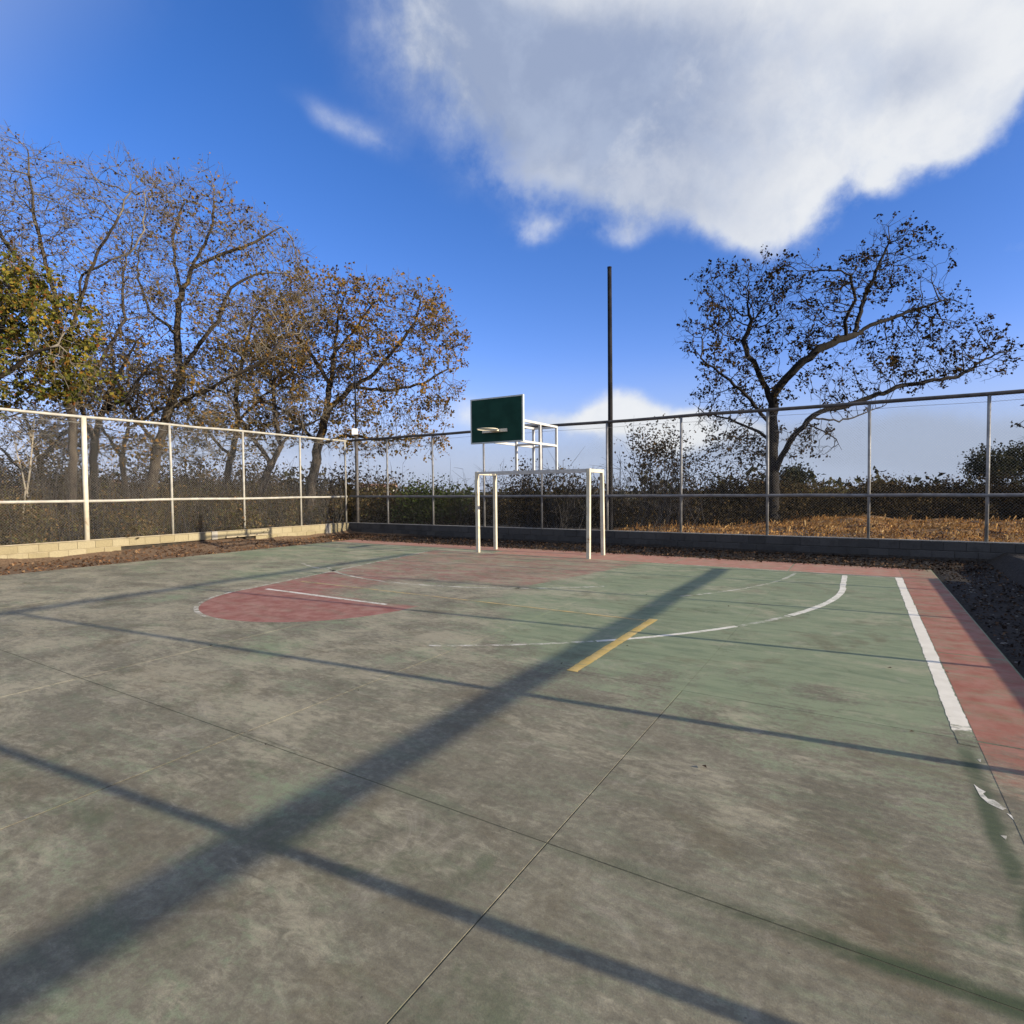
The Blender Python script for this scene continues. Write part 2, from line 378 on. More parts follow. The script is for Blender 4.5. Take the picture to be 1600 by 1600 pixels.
def bark_mat(name, c1, c2):
    m, n, b, o = new_mat(name); p = pos(n)
    v = n.noise(n.vmath('MULTIPLY', p, (1, 1, .35)), 9, 6, .7, .5)
    n.put(b.inputs['Base Color'], n.mix(n.smooth(v, .3, .7), c1, c2)); b.inputs['Roughness'].default_value = .92
    b.inputs['Specular IOR Level'].default_value = .2
    bump(n, b, v, .03, .8); return m
M_bark = bark_mat('grey_brown_bark', (.026, .021, .016), (.078, .063, .049))  # trunk tone darkened to carry the shade of the growth around it
M_bark_dark = bark_mat('dark_bark', (.008, .007, .006), (.020, .017, .015))
M_twig = simple('grey_twig_bark', (.078, .067, .050), (.18, .155, .118), 3, .9)  # lighter than the trunk bark, sunlight on the twigs put into the colour
M_twig_dark = simple('dark_twig_bark', (.012, .010, .009), (.03, .025, .021), 3, .9)
M_bark_pale = bark_mat('pale_bark', (.20, .17, .12), (.36, .31, .23))
def leaf_mat(name, stops, trans=.35):
    m, n, b, o = new_mat(name); n.n.remove(b)
    r = n.node('ShaderNodeNewGeometry').outputs['Random Per Island']
    c = n.ramp(r, stops)
    c = n.mix(1.0, c, n.mix(n.smooth(n.noise(pos(n), 1.1, 3, .6), .34, .66), (.42, .42, .46), (1.32, 1.28, 1.2)), 'MULTIPLY')
    d = n.node('ShaderNodeBsdfDiffuse'); t = n.node('ShaderNodeBsdfTranslucent'); n.put(d.inputs[0], c); n.put(t.inputs[0], c)
    mx = n.node('ShaderNodeMixShader'); mx.inputs[0].default_value = trans
    n.l.new(d.outputs[0], mx.inputs[1]); n.l.new(t.outputs[0], mx.inputs[2]); n.l.new(mx.outputs[0], o.inputs[0])
    return m
L_olive = leaf_mat('olive_and_amber_leaves', [(0, (.06, .075, .018)), (.35, (.13, .14, .03)), (.65, (.20, .175, .036)), (.86, (.23, .15, .03)), (1, (.26, .10, .03))])
L_brown = leaf_mat('brown_autumn_leaves', [(0, (.085, .068, .030)), (.4, (.17, .115, .045)), (.65, (.24, .135, .042)), (.88, (.135, .130, .040)), (1, (.34, .17, .04))])
L_amber = leaf_mat('amber_oak_leaves', [(0, (.11, .085, .030)), (.35, (.21, .135, .042)), (.65, (.32, .17, .042)), (.85, (.18, .16, .045)), (1, (.42, .22, .05))], .4)
L_dry = leaf_mat('dry_grey_brown_leaves', [(0, (.07, .052, .036)), (.5, (.15, .105, .062)), (1, (.24, .15, .07))])
L_dark = leaf_mat('dark_brown_leaves', [(0, (.018, .017, .010)), (.5, (.040, .030, .016)), (.85, (.060, .040, .016)), (1, (.10, .06, .02))], .2)
L_scrub = leaf_mat('dark_scrub_leaves', [(0, (.016, .014, .008)), (.5, (.040, .032, .017)), (.85, (.064, .048, .024)), (1, (.11, .075, .036))], .2)
L_green = leaf_mat('dull_green_leaves', [(0, (.025, .04, .012)), (.6, (.05, .075, .02)), (1, (.085, .10, .03))], .3)
L_brush = leaf_mat('brown_undergrowth_leaves', [(0, (.055, .042, .022)), (.5, (.125, .092, .044)), (.8, (.095, .100, .036)), (1, (.22, .125, .055))], .3)
L_litter = leaf_mat('fallen_dry_leaves', [(0, (.05, .03, .02)), (.5, (.13, .07, .04)), (.85, (.22, .12, .06)), (1, (.34, .23, .13))], .1)
L_litterdark = leaf_mat('dark_fallen_leaves', [(0, (.02, .016, .013)), (.6, (.06, .042, .03)), (1, (.15, .095, .06))], .1)  # darker litter for the back and right strips and the single court leaves
L_straw = leaf_mat('golden_dry_grass', [(0, (.12, .06, .022)), (.5, (.36, .19, .06)), (.85, (.52, .31, .11)), (1, (.58, .42, .2))], .25)
L_far = leaf_mat('far_wood_leaves', [(0, (.020, .024, .014)), (.6, (.042, .044, .024)), (1, (.065, .058, .035))], .2)

# ------------------------------------------------------------------ ground
XL, XR, YB = -16.9, 2.5, 15.6
def fbm(x, y, s, o=4):
    v = 0; a = 1; t = 0
    for _ in range(o):
        v += a*mn.noise(Vector((x*s, y*s, 3.7))); t += a; a *= .5; s *= 2.1
    return v/t
def sstep(v, a, b):
    t = min(1, max(0, (v-a)/(b-a))); return t*t*(3-2*t)
def ground_h(x, y):
    inside = x > XL-.08 and y < YB+.08 and (x < XR+.08)
    if inside:
        if -14.75 < x < 1.25 and y < 13.8: return -.14
        h = -.035 + .018*fbm(x, y, 2.2)
        if x < -14.7:                                     # heap against the left wall where the lower course is gone
            k = sstep(x, -15.4, -16.85)
            h += k*(.02+.13*sstep(y, 7.2, 7.8)*sstep(y, 12.2, 11.0)+.03*fbm(x, y, 1.5))
        if y > 13.75: h += .03*sstep(y, 14.0, 15.5)
        return h
    h = .22 + .10*fbm(x, y, .5)
    if y > YB: h += .16*sstep(y, 16, 18)*sstep(x, -9, -2)*(.4+1.3*fbm(x, y, .6)+.7*sstep(abs(x+.6), 3.0, 0))
    if y > YB: h += .09*fbm(x, y, 1.6)*sstep(y, 15.9, 17)
    if x < XL: h = .15-.06*min(12, XL-x)*(.7+.4*fbm(x, y, .3)) + .15*fbm(x, y, .9)
    r = max(0, math.hypot(x+7, y-5)-26)
    h -= min(5.5, .055*r) - .0
    h += sstep(r, 60, 400)*(1.2*fbm(x, y, .012)+1.0)
    return h
def axis(c0, c1, fine, outer):
    a = list(np.arange(c0, c1+1e-6, fine))
    s, st = c1, fine
    up = []
    while s < outer: st *= 1.22; s += st; up.append(s)
    s, st = c0, fine; dn = []
    while s > -outer: st *= 1.22; s -= st; dn.append(s)
    return dn[::-1]+a+up
gx = sorted(axis(-22, 8, .24, 3500)); gy = sorted(axis(-8, 26, .24, 3500))
for v in (XL-.08, XR+.08): gx[min(range(len(gx)), key=lambda i: abs(gx[i]-v))] = v
gV = [(x, y, ground_h(x, y)) for y in gy for x in gx]; nx = len(gx)
gF = [(j*nx+i, j*nx+i+1, (j+1)*nx+i+1, (j+1)*nx+i) for j in range(len(gy)-1) for i in range(nx-1)]
gm = MB(); gm.add(gV, gF); tag(gm.build('ground', M_soil, smooth=True), 'bare soil and leaf strewn ground around the court', kind='structure')

# ------------------------------------------------------------------ court
court = empty('court', (0, 0, 0), 'worn green concrete ball court', kind='structure')
XE = [-14.6, -12.7, -10.4, -8.1, -5.8, -3.5, -1.2, 1.18]
YE = [-9.25, -6.95, -4.65, -2.35, -.05, 2.25, 4.55, 6.85, 9.15, 11.45, 13.7]
GAP = .006
cache = {}
for i in range(len(XE)-1):
    for j in range(len(YE)-1):
        gap = GAP if YE[j] < 4 else .002
        w, l = round(XE[i+1]-XE[i]-gap, 3), round(YE[j+1]-YE[j]-gap, 3)
        if (w, l) not in cache:
            b = MB(); c = .0012
            b.add([(-w/2,-l/2,-.1),(w/2,-l/2,-.1),(w/2,l/2,-.1),(-w/2,l/2,-.1),(-w/2,-l/2,-c),(w/2,-l/2,-c),(w/2,l/2,-c),(-w/2,l/2,-c),
                   (-w/2+c,-l/2+c,0),(w/2-c,-l/2+c,0),(w/2-c,l/2-c,0),(-w/2+c,l/2-c,0)],
                  [(0,3,2,1),(8,9,10,11),(0,1,5,4),(1,2,6,5),(2,3,7,6),(3,0,4,7),(4,5,9,8),(5,6,10,9),(6,7,11,10),(7,4,8,11)])
            cache[(w, l)] = b.mesh('slab')
        link('slab', cache[(w, l)], M_slab, court, ((XE[i]+XE[i+1])/2, (YE[j]+YE[j+1])/2, rng.uniform(-.0006, .0)))
jb = MB(); jb.box(XE[0]+.05, XE[-1]-.05, YE[0]+.05, YE[-1]-.05, -.13, -.0022); jb.build('joint_filler', simple('dirt_in_joints', (.035, .032, .022), (.07, .072, .04), 4, 1), court)
PZ = .0009
def sheet(name, polys, mat, z=PZ):
    b = MB()
    for p in polys: b.add([(x, y, z) for x, y in p], [tuple(range(len(p)))])
    return b.build(name, mat, court)
def strip(pts, w):
    pts = np.array(pts, float); L = np.r_[0, np.cumsum(np.linalg.norm(np.diff(pts, axis=0), axis=1))]; q = np.linspace(0, L[-1], max(3, int(L[-1]/.035)))
    pts = np.stack([np.interp(q, L, pts[:, 0]), np.interp(q, L, pts[:, 1])], 1)
    jit = lambda: np.array([w*(.03*rng.normal()+.045*mn.noise(Vector((u*4.7, w*90+rng.rand()*.05, 1.3)))) for u in q])[:, None]
    ja, jb_ = jit(), jit(); t = np.gradient(pts, axis=0); t /= np.linalg.norm(t, axis=1)[:, None]
    nrm = np.stack([-t[:, 1], t[:, 0]], 1); a = pts+nrm*(w/2+ja); b = pts-nrm*(w/2+jb_)
    return [[tuple(b[i]), tuple(b[i+1]), tuple(a[i+1]), tuple(a[i])] for i in range(len(pts)-1)]
def arc(cx, cy, r, a0, a1, n=40):
    return [(cx+r*math.cos(math.radians(a)), cy+r*math.sin(math.radians(a))) for a in np.linspace(a0, a1, n)]
BL = 12.25
# red border, cut along the slab joints
pol = []
for j in range(len(YE)-1):
    y0, y1 = YE[j]+.012, min(YE[j+1]-.012, 13.68)
    pol.append([(.645, y0), (1.165, y0), (1.165, y1), (.645, y1)])
sheet('side_border', pol, M_band)
pol = []
for i in range(len(XE)-1):
    x0, x1 = XE[i]+.012, min(XE[i+1]-.012, .64)
    y0 = BL+.04 if x0 > -9 else 12.85
    pol.append([(x0, y0), (x1, y0), (x1, 13.68), (x0, 13.68)])
sheet('back_border', pol, M_backband)
key = [(-3.95, BL-.05), (-9.95, BL-.05), (-8.72, 5.97)] + arc(-7.0, 5.97, 1.72, 180, 360, 24)
sheet('key_area', [key], M_key)
W2 = PZ*2
sheet('sideline', strip([(.585, y) for y in np.linspace(4.45, BL, 30)], .105), M_sideline, W2)
sheet('sideline_remnant', [[(.545, 3.74), (.537, 3.88), (.552, 3.84), (.578, 3.81), (.562, 3.78), (.575, 3.73), (.60, 3.73), (.636, 3.66), (.618, 3.635), (.595, 3.65), (.565, 3.68)][::-1], [(.628, 3.61), (.642, 3.60), (.662, 3.52), (.650, 3.53)][::-1], [(.565, 3.36), (.59, 3.37), (.58, 3.33)][::-1], [(.60, 4.25), (.622, 4.26), (.612, 4.21)][::-1]], M_white_half, .0008)
sheet('baseline', strip([(x, BL) for x in np.linspace(.53, -3.9, 20)], .06), M_white_worn, W2)
sheet('far_sideline', strip([(-14.4, y) for y in np.linspace(1, BL, 20)], .07), M_white_ghost, W2)
sheet('free_throw_line', strip([(x, 5.97) for x in np.linspace(-8.45, -5.75, 12)], .075), M_white_half, W2)
sheet('key_line', strip([(-8.78-(y-5.97)*.19, y) for y in np.linspace(5.97, BL-.4, 20)], .06), M_white_worn, W2)
sheet('right_key_line', strip([(-5.22+(y-5.97)*.2, y) for y in np.linspace(6.6, BL-.1, 20)], .06), M_white_ghost, W2)
sheet('free_throw_arc', strip(arc(-7, 5.97, 1.75, 182, 262, 24), .06), M_white_worn, W2)
sheet('free_throw_arc_right', strip(arc(-7, 5.97, 1.75, 262, 350, 24), .06), M_white_ghost, W2)
a3 = [(-.24, y) for y in np.linspace(BL-.15, 10.6, 8)] + arc(-7, 10.55, 6.77, 0.5, -22.5, 16)
sheet('three_point_line', strip(a3, .085), M_white, W2)
sheet('three_point_line_middle', strip(arc(-7, 10.55, 6.77, -31.5, -47, 16), .065), M_white, W2)
sheet('three_point_line_gap', strip(arc(-7, 10.55, 6.77, -22.8, -31.2, 10), .07), M_white_worn, W2)
sheet('three_point_line_worn', strip(arc(-7, 10.55, 6.77, -47.2, -62, 16), .06), M_white_worn, W2)
sheet('three_point_line_left', strip(arc(-7, 10.55, 6.77, -62.2, -70, 8), .06), M_white_ghost, W2)
sheet('goal_area_line', strip(arc(-7, BL, 5.95, -2, -38, 24), .06), M_white_worn, W2)
sheet('goal_area_line_left', strip([(-10.9, 8.6), (-10.0, 8.2), (-9.1, 8.05), (-8.6, 8.3)], .07), M_white_worn, W2)
sheet('goal_area_line_middle', strip(arc(-7, BL, 4.75, -125, -45, 30), .07), M_white_worn, W2)
sheet('volleyball_sideline', strip([(-2.17, y) for y in np.linspace(4.55, 6.9, 10)], .105), M_yellow, PZ*3)
sheet('volleyball_attack_line', strip([(x, 6.79) for x in np.linspace(-2.24, -8.6, 24)], .055), M_yellow_worn, PZ*3)
sheet('old_line', strip([(-3.9, 2.29), (-2.9, 2.30)], .03)+strip([(-3.52, y) for y in np.linspace(-.3, 2.2, 8)], .035), M_white_ghost, PZ)

# ------------------------------------------------------------------ block walls
BH = .2
def block_mesh(l, t, h):
    b = MB(); c = .008
    x, y, z = l/2, t/2, h/2; V = []
    for sz, e in ((-z, c), (-z+c, 0), (z-c, 0), (z, c)):
        V += [(-x+e, -y+e, sz), (x-e, -y+e, sz), (x-e, y-e, sz), (-x+e, y-e, sz)]
    Fc = [(0, 3, 2, 1), (12, 13, 14, 15)]
    for k in range(3):
        for i in range(4): j = (i+1) % 4; Fc.append((k*4+i, k*4+j, (k+1)*4+j, (k+1)*4+i))
    b.add(V, Fc); return b.mesh('block')
def block_wall(label, axis_, fixed, a0, a1, mblock, mmortar, skip=None, cap=None):
    root = empty('block_wall', ((fixed, a0, 0) if axis_ == 'y' else (a0, fixed, 0)), label, 'wall')
    L, T = .39, .15
    me = block_mesh(L, T, BH-.012); me.materials.append(mblock)
    half = block_mesh(L/2, T, BH-.012); half.materials.append(mblock)
    rot = math.pi/2 if axis_ == 'y' else 0
    core = MB()
    def seg(s0, s1, z0, z1, t):
        if axis_ == 'y': core.box(fixed-t/2, fixed+t/2, s0, s1, z0, z1)
        else: core.box(s0, s1, fixed-t/2, fixed+t/2, z0, z1)
    for c in range(2):
        s = a0+(0 if c == 0 else -.2)
        run = None
        while s < a1-.05:
            mid = s+.2
            gone = skip and skip(c, mid)
            if not gone:
                w = rng.uniform(-.004, .004)
                loc = (fixed+w, mid, c*BH+.1+.01) if axis_ == 'y' else (mid, fixed+w, c*BH+.1+.01)
                o = link('block', me, mblock, root, loc); o.rotation_euler = (0, rng.uniform(-.004, .004), rot)
                if run is None: run = s
                end = s+.4
            if gone and run is not None: seg(run, end, c*BH, c*BH+BH+(.004 if c == 0 else 0), T-.03); run = None
            s += .4
        if run is not None: seg(run, end, c*BH, c*BH+BH, T-.03)
    core.build('mortar_core', mmortar, root)
    cp = MB()
    if axis_ == 'y': cp.box(fixed-T/2+.002, fixed+T/2-.002, a0, a1, .413, .432)
    else: cp.box(a0, a1, fixed-T/2+.002, fixed+T/2-.002, .413, .432)
    cp.build('cement_cap', cap or M_cap, root)
    return root
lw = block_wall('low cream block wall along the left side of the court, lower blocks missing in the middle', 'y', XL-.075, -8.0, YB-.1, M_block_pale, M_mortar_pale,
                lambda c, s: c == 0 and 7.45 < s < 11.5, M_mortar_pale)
ft = MB(); ft.box(XL-.14, XL-.10, 7.3, 11.7, -.15, .2); ft.build('hollow_backing', M_void, lw)  # dark sheet standing in for the shade where the lower blocks are missing
cb = MB(); cb.box(XL-.02, XL+.03, 10.1, 10.28, .19, .44); cb.build('cement_patch', M_cap, lw)
ld = MB(); ld.box(XL-.05, XL+.06, 10.55, 12.0, .21, .262); ld.build('ledge', M_mortar_pale, lw)
bp = MB(); bp.box(XL-.02, XL+.02, 14.45, 14.68, .0, .44); bp.build('cement_pillar', M_cap, lw)
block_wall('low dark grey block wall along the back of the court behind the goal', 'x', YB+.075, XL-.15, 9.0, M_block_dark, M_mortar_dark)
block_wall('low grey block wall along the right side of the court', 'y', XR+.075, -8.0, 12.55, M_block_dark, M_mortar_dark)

# ------------------------------------------------------------------ fences
def fence(label, axis_, fixed, posts, s0, s1, thick, mpost, mtop, mmid, rtop=.045, rmid=.042, mthick=None, wr=.0008, wp=.065, rpost=.034, radii={}):
    root = empty('chain_link_fence', ((fixed, s0, 0) if axis_ == 'y' else (s0, fixed, 0)), label, 'fence')
    pt = (lambda s, z, o=0: (fixed+o, s, z)) if axis_ == 'y' else (lambda s, z, o=0: (s, fixed+o, z))
    for s in posts:
        b = MB(); th = s in thick; r = radii.get(s, .06 if th else rpost)
        b.tube([pt(s, .40), pt(s, 2.0, rng.uniform(-.006, .006)), pt(s+rng.uniform(-.015, .015), 3.56)], r, 10)
        b.build('post', mthick if (th and mthick) else mpost, root, True)
    n = max(4, int((s1-s0)/1.07))
    def rail(z, amp, r, name, m):
        b = MB(); b.tube([pt(s, z+rng.uniform(-amp, amp)) for s in np.linspace(s0, s1, n)], r, 10); b.build(name, m, root, True)
    rail(3.58, .012, rtop, 'top_rail', mtop); rail(1.43, .008, rmid, 'mid_rail', mmid)
    # chain link: two families of straight slanting wires
    b = MB(); zt, zb = 3.55, .45; H = zt-zb; r = wr; pit = wp
    off = -.045 if axis_ == 'y' and fixed < 0 else .045
    for sgn in (1, -1):
        for s in np.arange(s0-H, s1+H, pit):
            a0, a1 = (s, s+H) if sgn > 0 else (s+H, s)
            lo, hi = s0, s1
            # clip
            p0, p1 = np.array([a0, zb]), np.array([a1, zt]); d = p1-p0
            t0, t1 = 0., 1.
            for bd, inc in ((lo, 1), (hi, -1)):
                t = (bd-p0[0])/d[0]
                if d[0]*inc > 0: t0 = max(t0, t)
                else: t1 = min(t1, t)
            if t1-t0 < .02: continue
            q0, q1 = p0+d*t0, p0+d*t1
            b.tube([pt(q0[0], q0[1], off), pt(q1[0], q1[1], off)], r, 3, False)
    b.build('chain_link_mesh', M_wire, root, kind='stuff')
    w = MB()
    for z in (3.42,): w.tube([pt(s, z+.01*math.sin(s*2.1), off) for s in np.linspace(s0, s1, n*2)], .004, 4)
    w.build('tension_wire', M_wire, root)
    return root
lposts = [-6.05, -3.9, -1.75, .4, 2.55, 4.7, 6.85, 9.0, 11.26, 13.45, 15.53]
fence('pale pipe and chain link fence standing on the cream block wall to the left', 'y', XL-.075, lposts, -7.6, 15.6, (6.85,), M_paleipe, M_paleipe, M_paleipe, rtop=.036, rmid=.037, mthick=M_goalwhite)
bposts = [-14.93, -12.79, -10.63, -8.47, -6.31, -4.18, -2.02, .15, 2.29, 4.45, 6.6, 8.75]
fence('grey pipe and chain link fence across the back on the dark block wall', 'x', YB+.075, bposts, -16.9, 9.0, (), M_galv, M_darkpipe, M_dullpipe)
rposts = [-6.9, -4.65, -2.4, -.15, 2.10, 4.35, 6.66, 8.93, 11.2, 12.52]
fence('grey pipe and chain link fence on the wall right of the court', 'y', XR+.075, rposts, -7.6, 12.55, (), M_galv, M_galv, M_galv, rtop=.045, rmid=.048, radii={2.10: .037, 4.35: .037, 6.66: .03}, wr=.0009, wp=.055, rpost=.026)

# ------------------------------------------------------------------ goal with backboard
goal = empty('goal_with_backboard', (-7, 12.3, 0), 'white steel football goal carrying a dark green basketball backboard above its crossbar', 'goal')
GL, GR, GF, GB, GZ = -8.55, -5.42, 12.3, 13.18, 2.06
lean = .05
for x, y, bx in ((GL, GF, GL+.0), (GR, GF, GR+.02), (GL+.42-.45, GB, GL-.02), (GR, GB, GR-.02)):
    b = MB(); b.bar((x, y, -.01), (bx, y-.02, GZ+.045), .08, .08); b.build('goal_post', M_goalwhite, goal)
for y in (GF-.02, GB-.02):
    b = MB(); b.bar((GL+.042, y, GZ+.01), (GR-.042, y, GZ+.01), .06, .06); b.build('crossbar', M_frame, goal)
for x in (GL, GR):
    b = MB(); b.bar((x, GF+.022, GZ), (x, GB-.062, GZ), .078, .078); b.build('side_bar', M_goalwhite, goal)
UX = (-7.35, -6.68); T = .055; ZT = 3.22; ZM = 2.74
for x in UX:
    for y in (GF-.02, GB-.02):
        b = MB(); b.bar((x, y, GZ+.046), (x, y, ZT), T); b.build('upright', M_frame, goal)
for z, nm in ((ZT+.0, 'top_arm'), (ZM, 'lower_arm')):
    for x in UX:
        b = MB(); b.bar((x, GB+.01, z+.003), (x, 10.90, z+.003), T*.92); b.build(nm, M_frame, goal)
    for y in (GF-.02, GB-.02):
        b = MB(); b.bar((UX[0]+.03, y, z-.002), (UX[1]-.03, y, z-.002), T*.85); b.build('cross_tube', M_frame, goal)
BX0, BX1, BY, BZ0, BZ1 = -7.70, -6.30, 10.84, 2.68, 3.70
b = MB(); b.box(BX0+.03, BX1-.03, BY-.012, BY+.02, BZ0+.03, BZ1-.03); bo = b.build('backboard', M_board, goal)
b = MB()
for a, c in (((BX0, BZ0), (BX1, BZ0)), ((BX0, BZ1), (BX1, BZ1))):
    b.box(BX0, BX1, BY-.02, BY+.04, a[1]-(.0 if a[1] == BZ0 else .03), a[1]+(.03 if a[1] == BZ0 else 0))
for x in (BX0, BX1-.03): b.box(x, x+.03, BY-.019, BY+.039, BZ0+.03, BZ1-.03)
e = link('edge_frame', b.mesh('edge_frame'), M_boardedge, bo)
bb = MB()
for z in (BZ0+.25, BZ1-.25): bb.bar((BX0+.05, BY+.045, z), (BX1-.05, BY+.045, z), .05)
link('stiffener', bb.mesh('stiffener'), M_frame, bo)
hoop = empty('hoop', (-6.99, BY-.02, 2.95)); hoop.parent = goal; hoop.location = Vector((-6.99, BY-.02, 2.95))-Vector(goal.location)
b = MB(); b.box(-7.36, -6.70, BY-.045, BY-.021, 2.915, 2.985); link('bracket', b.mesh('bracket'), M_goalwhite, hoop)
b = MB(); b.box(-7.09, -6.89, BY-.16, BY-.046, 2.93, 2.965); link('rim_neck', b.mesh('rim_neck'), M_goalwhite, hoop)
b = MB(); b.tube([(-6.99+.225*math.cos(a), BY-.385+.225*math.sin(a), 2.95) for a in np.linspace(0, 2*math.pi, 33)], .011, 6, False)
link('rim', b.mesh('rim', True), M_goalwhite, hoop)

# ------------------------------------------------------------------ poles
pole = empty('utility_pole', (-6.33, 15.95, .2), 'tall plain dark pole rising behind the back fence right of the goal', 'pole')
b = MB(); b.tube([(-6.33, 15.95, .1), (-6.32, 15.95, 4), (-6.34, 15.95, 8.05)], [.075, .07, .06], 12); b.build('shaft', M_pole, pole, True)
b = MB(); b.tube([(-6.34, 15.95, 8.05), (-6.34, 15.95, 8.09)], .064, 12); b.build('cap', M_pole, pole, True)
cp = empty('lamp_pole', (-16.62, 15.75, .2), 'slim dark pole with a small white box at the far left corner of the fence', 'pole')
b = MB(); b.tube([(-16.62, 15.78, .0), (-16.62, 15.78, 3.75)], .065, 10); b.build('base_pipe', M_darkpipe, cp, True)
b = MB(); b.tube([(-16.62, 15.78, 3.75), (-16.64, 15.78, 7.1)], [.035, .028], 8); b.build('thin_pipe', M_pole, cp, True)
b = MB(); b.box(-.11, .11, -.065, .065, -.11, .11); bx = link('white_box', b.mesh('white_box'), M_boxwhite, cp, (-16.55, 15.64, 3.91)); bx.rotation_euler = (0, 0, math.radians(48))
b = MB(); b.box(-.09, .09, -.072, -.066, -.09, .09); link('box_lid', b.mesh('box_lid'), M_boxwhite, bx, (-16.55, 15.64, 3.91))

# ------------------------------------------------------------------ vegetation builders
def ellipsoid_pts(n, px, py, rx, ry, d, dr, r):
    v = r.normal(size=(n, 3)); v /= np.linalg.norm(v, axis=1)[:, None]; v *= (r.uniform(.05, 1, n)**.42)[:, None]
    c = P(px, py, d)
    return c + v[:, :1]*RT*rx*d/F_PX + v[:, 1:2]*UP*ry*d/F_PX + v[:, 2:3]*FW*dr
def colonise(nodes, par, att, step, di, dk, iters, r, trop=(0, 0, .12)):
    nodes = [np.array(p) for p in nodes]; par = list(par)
    N = np.array(nodes)
    dist = np.full(len(att), 1e9); near = np.zeros(len(att), int)
    def upd(start):
        nonlocal dist, near
        new = np.array(nodes[start:])
        for k0 in range(0, len(new), 256):
            dd = np.linalg.norm(att[:, None]-new[None, k0:k0+256], axis=2); j = dd.argmin(1); m = dd[np.arange(len(att)), j]
            b = m < dist; dist[b] = m[b]; near[b] = j[b]+start+k0
    upd(0); trop = np.array(trop); used = {}
    for it in range(iters):
        keep = dist > dk
        att, dist, near = att[keep], dist[keep], near[keep]
        act = dist < di
        if not act.any(): break
        ia = near[act]; NA = np.array(nodes)
        v = att[act]-NA[ia]; v /= np.linalg.norm(v, axis=1)[:, None]+1e-9
        S = np.zeros_like(NA); np.add.at(S, ia, v)
        s0 = len(nodes)
        for k in np.unique(ia):
            if used.get(k, 0) > 3: continue
            used[k] = used.get(k, 0)+1
            v = S[k]/(np.linalg.norm(S[k])+1e-9)+trop+r.normal(size=3)*.28; v /= np.linalg.norm(v)
            nodes.append(NA[k]+v*step*r.uniform(.75, 1.25)); par.append(k)
        if len(nodes) == s0 or len(nodes) > 24000: break
        upd(s0)
    return np.array(nodes), np.array(par)
def leaves(pts, size, r, droop=.3):
    n = len(pts)
    if n == 0: return np.zeros((0, 4, 3))
    a = r.normal(size=(n, 3)); a[:, 2] -= droop; a /= np.linalg.norm(a, axis=1)[:, None]
    b = np.cross(a, r.normal(size=(n, 3))); b /= np.linalg.norm(b, axis=1)[:, None]
    s = (size*r.uniform(.6, 1.35, n))[:, None]; w = s*.36
    c = np.cross(a, b)*s*.15
    # kite-like leaf, gently folded
    return np.stack([pts, pts+a*s*.45+b*w+c, pts+a*s, pts+a*s*.45-b*w+c], 1)
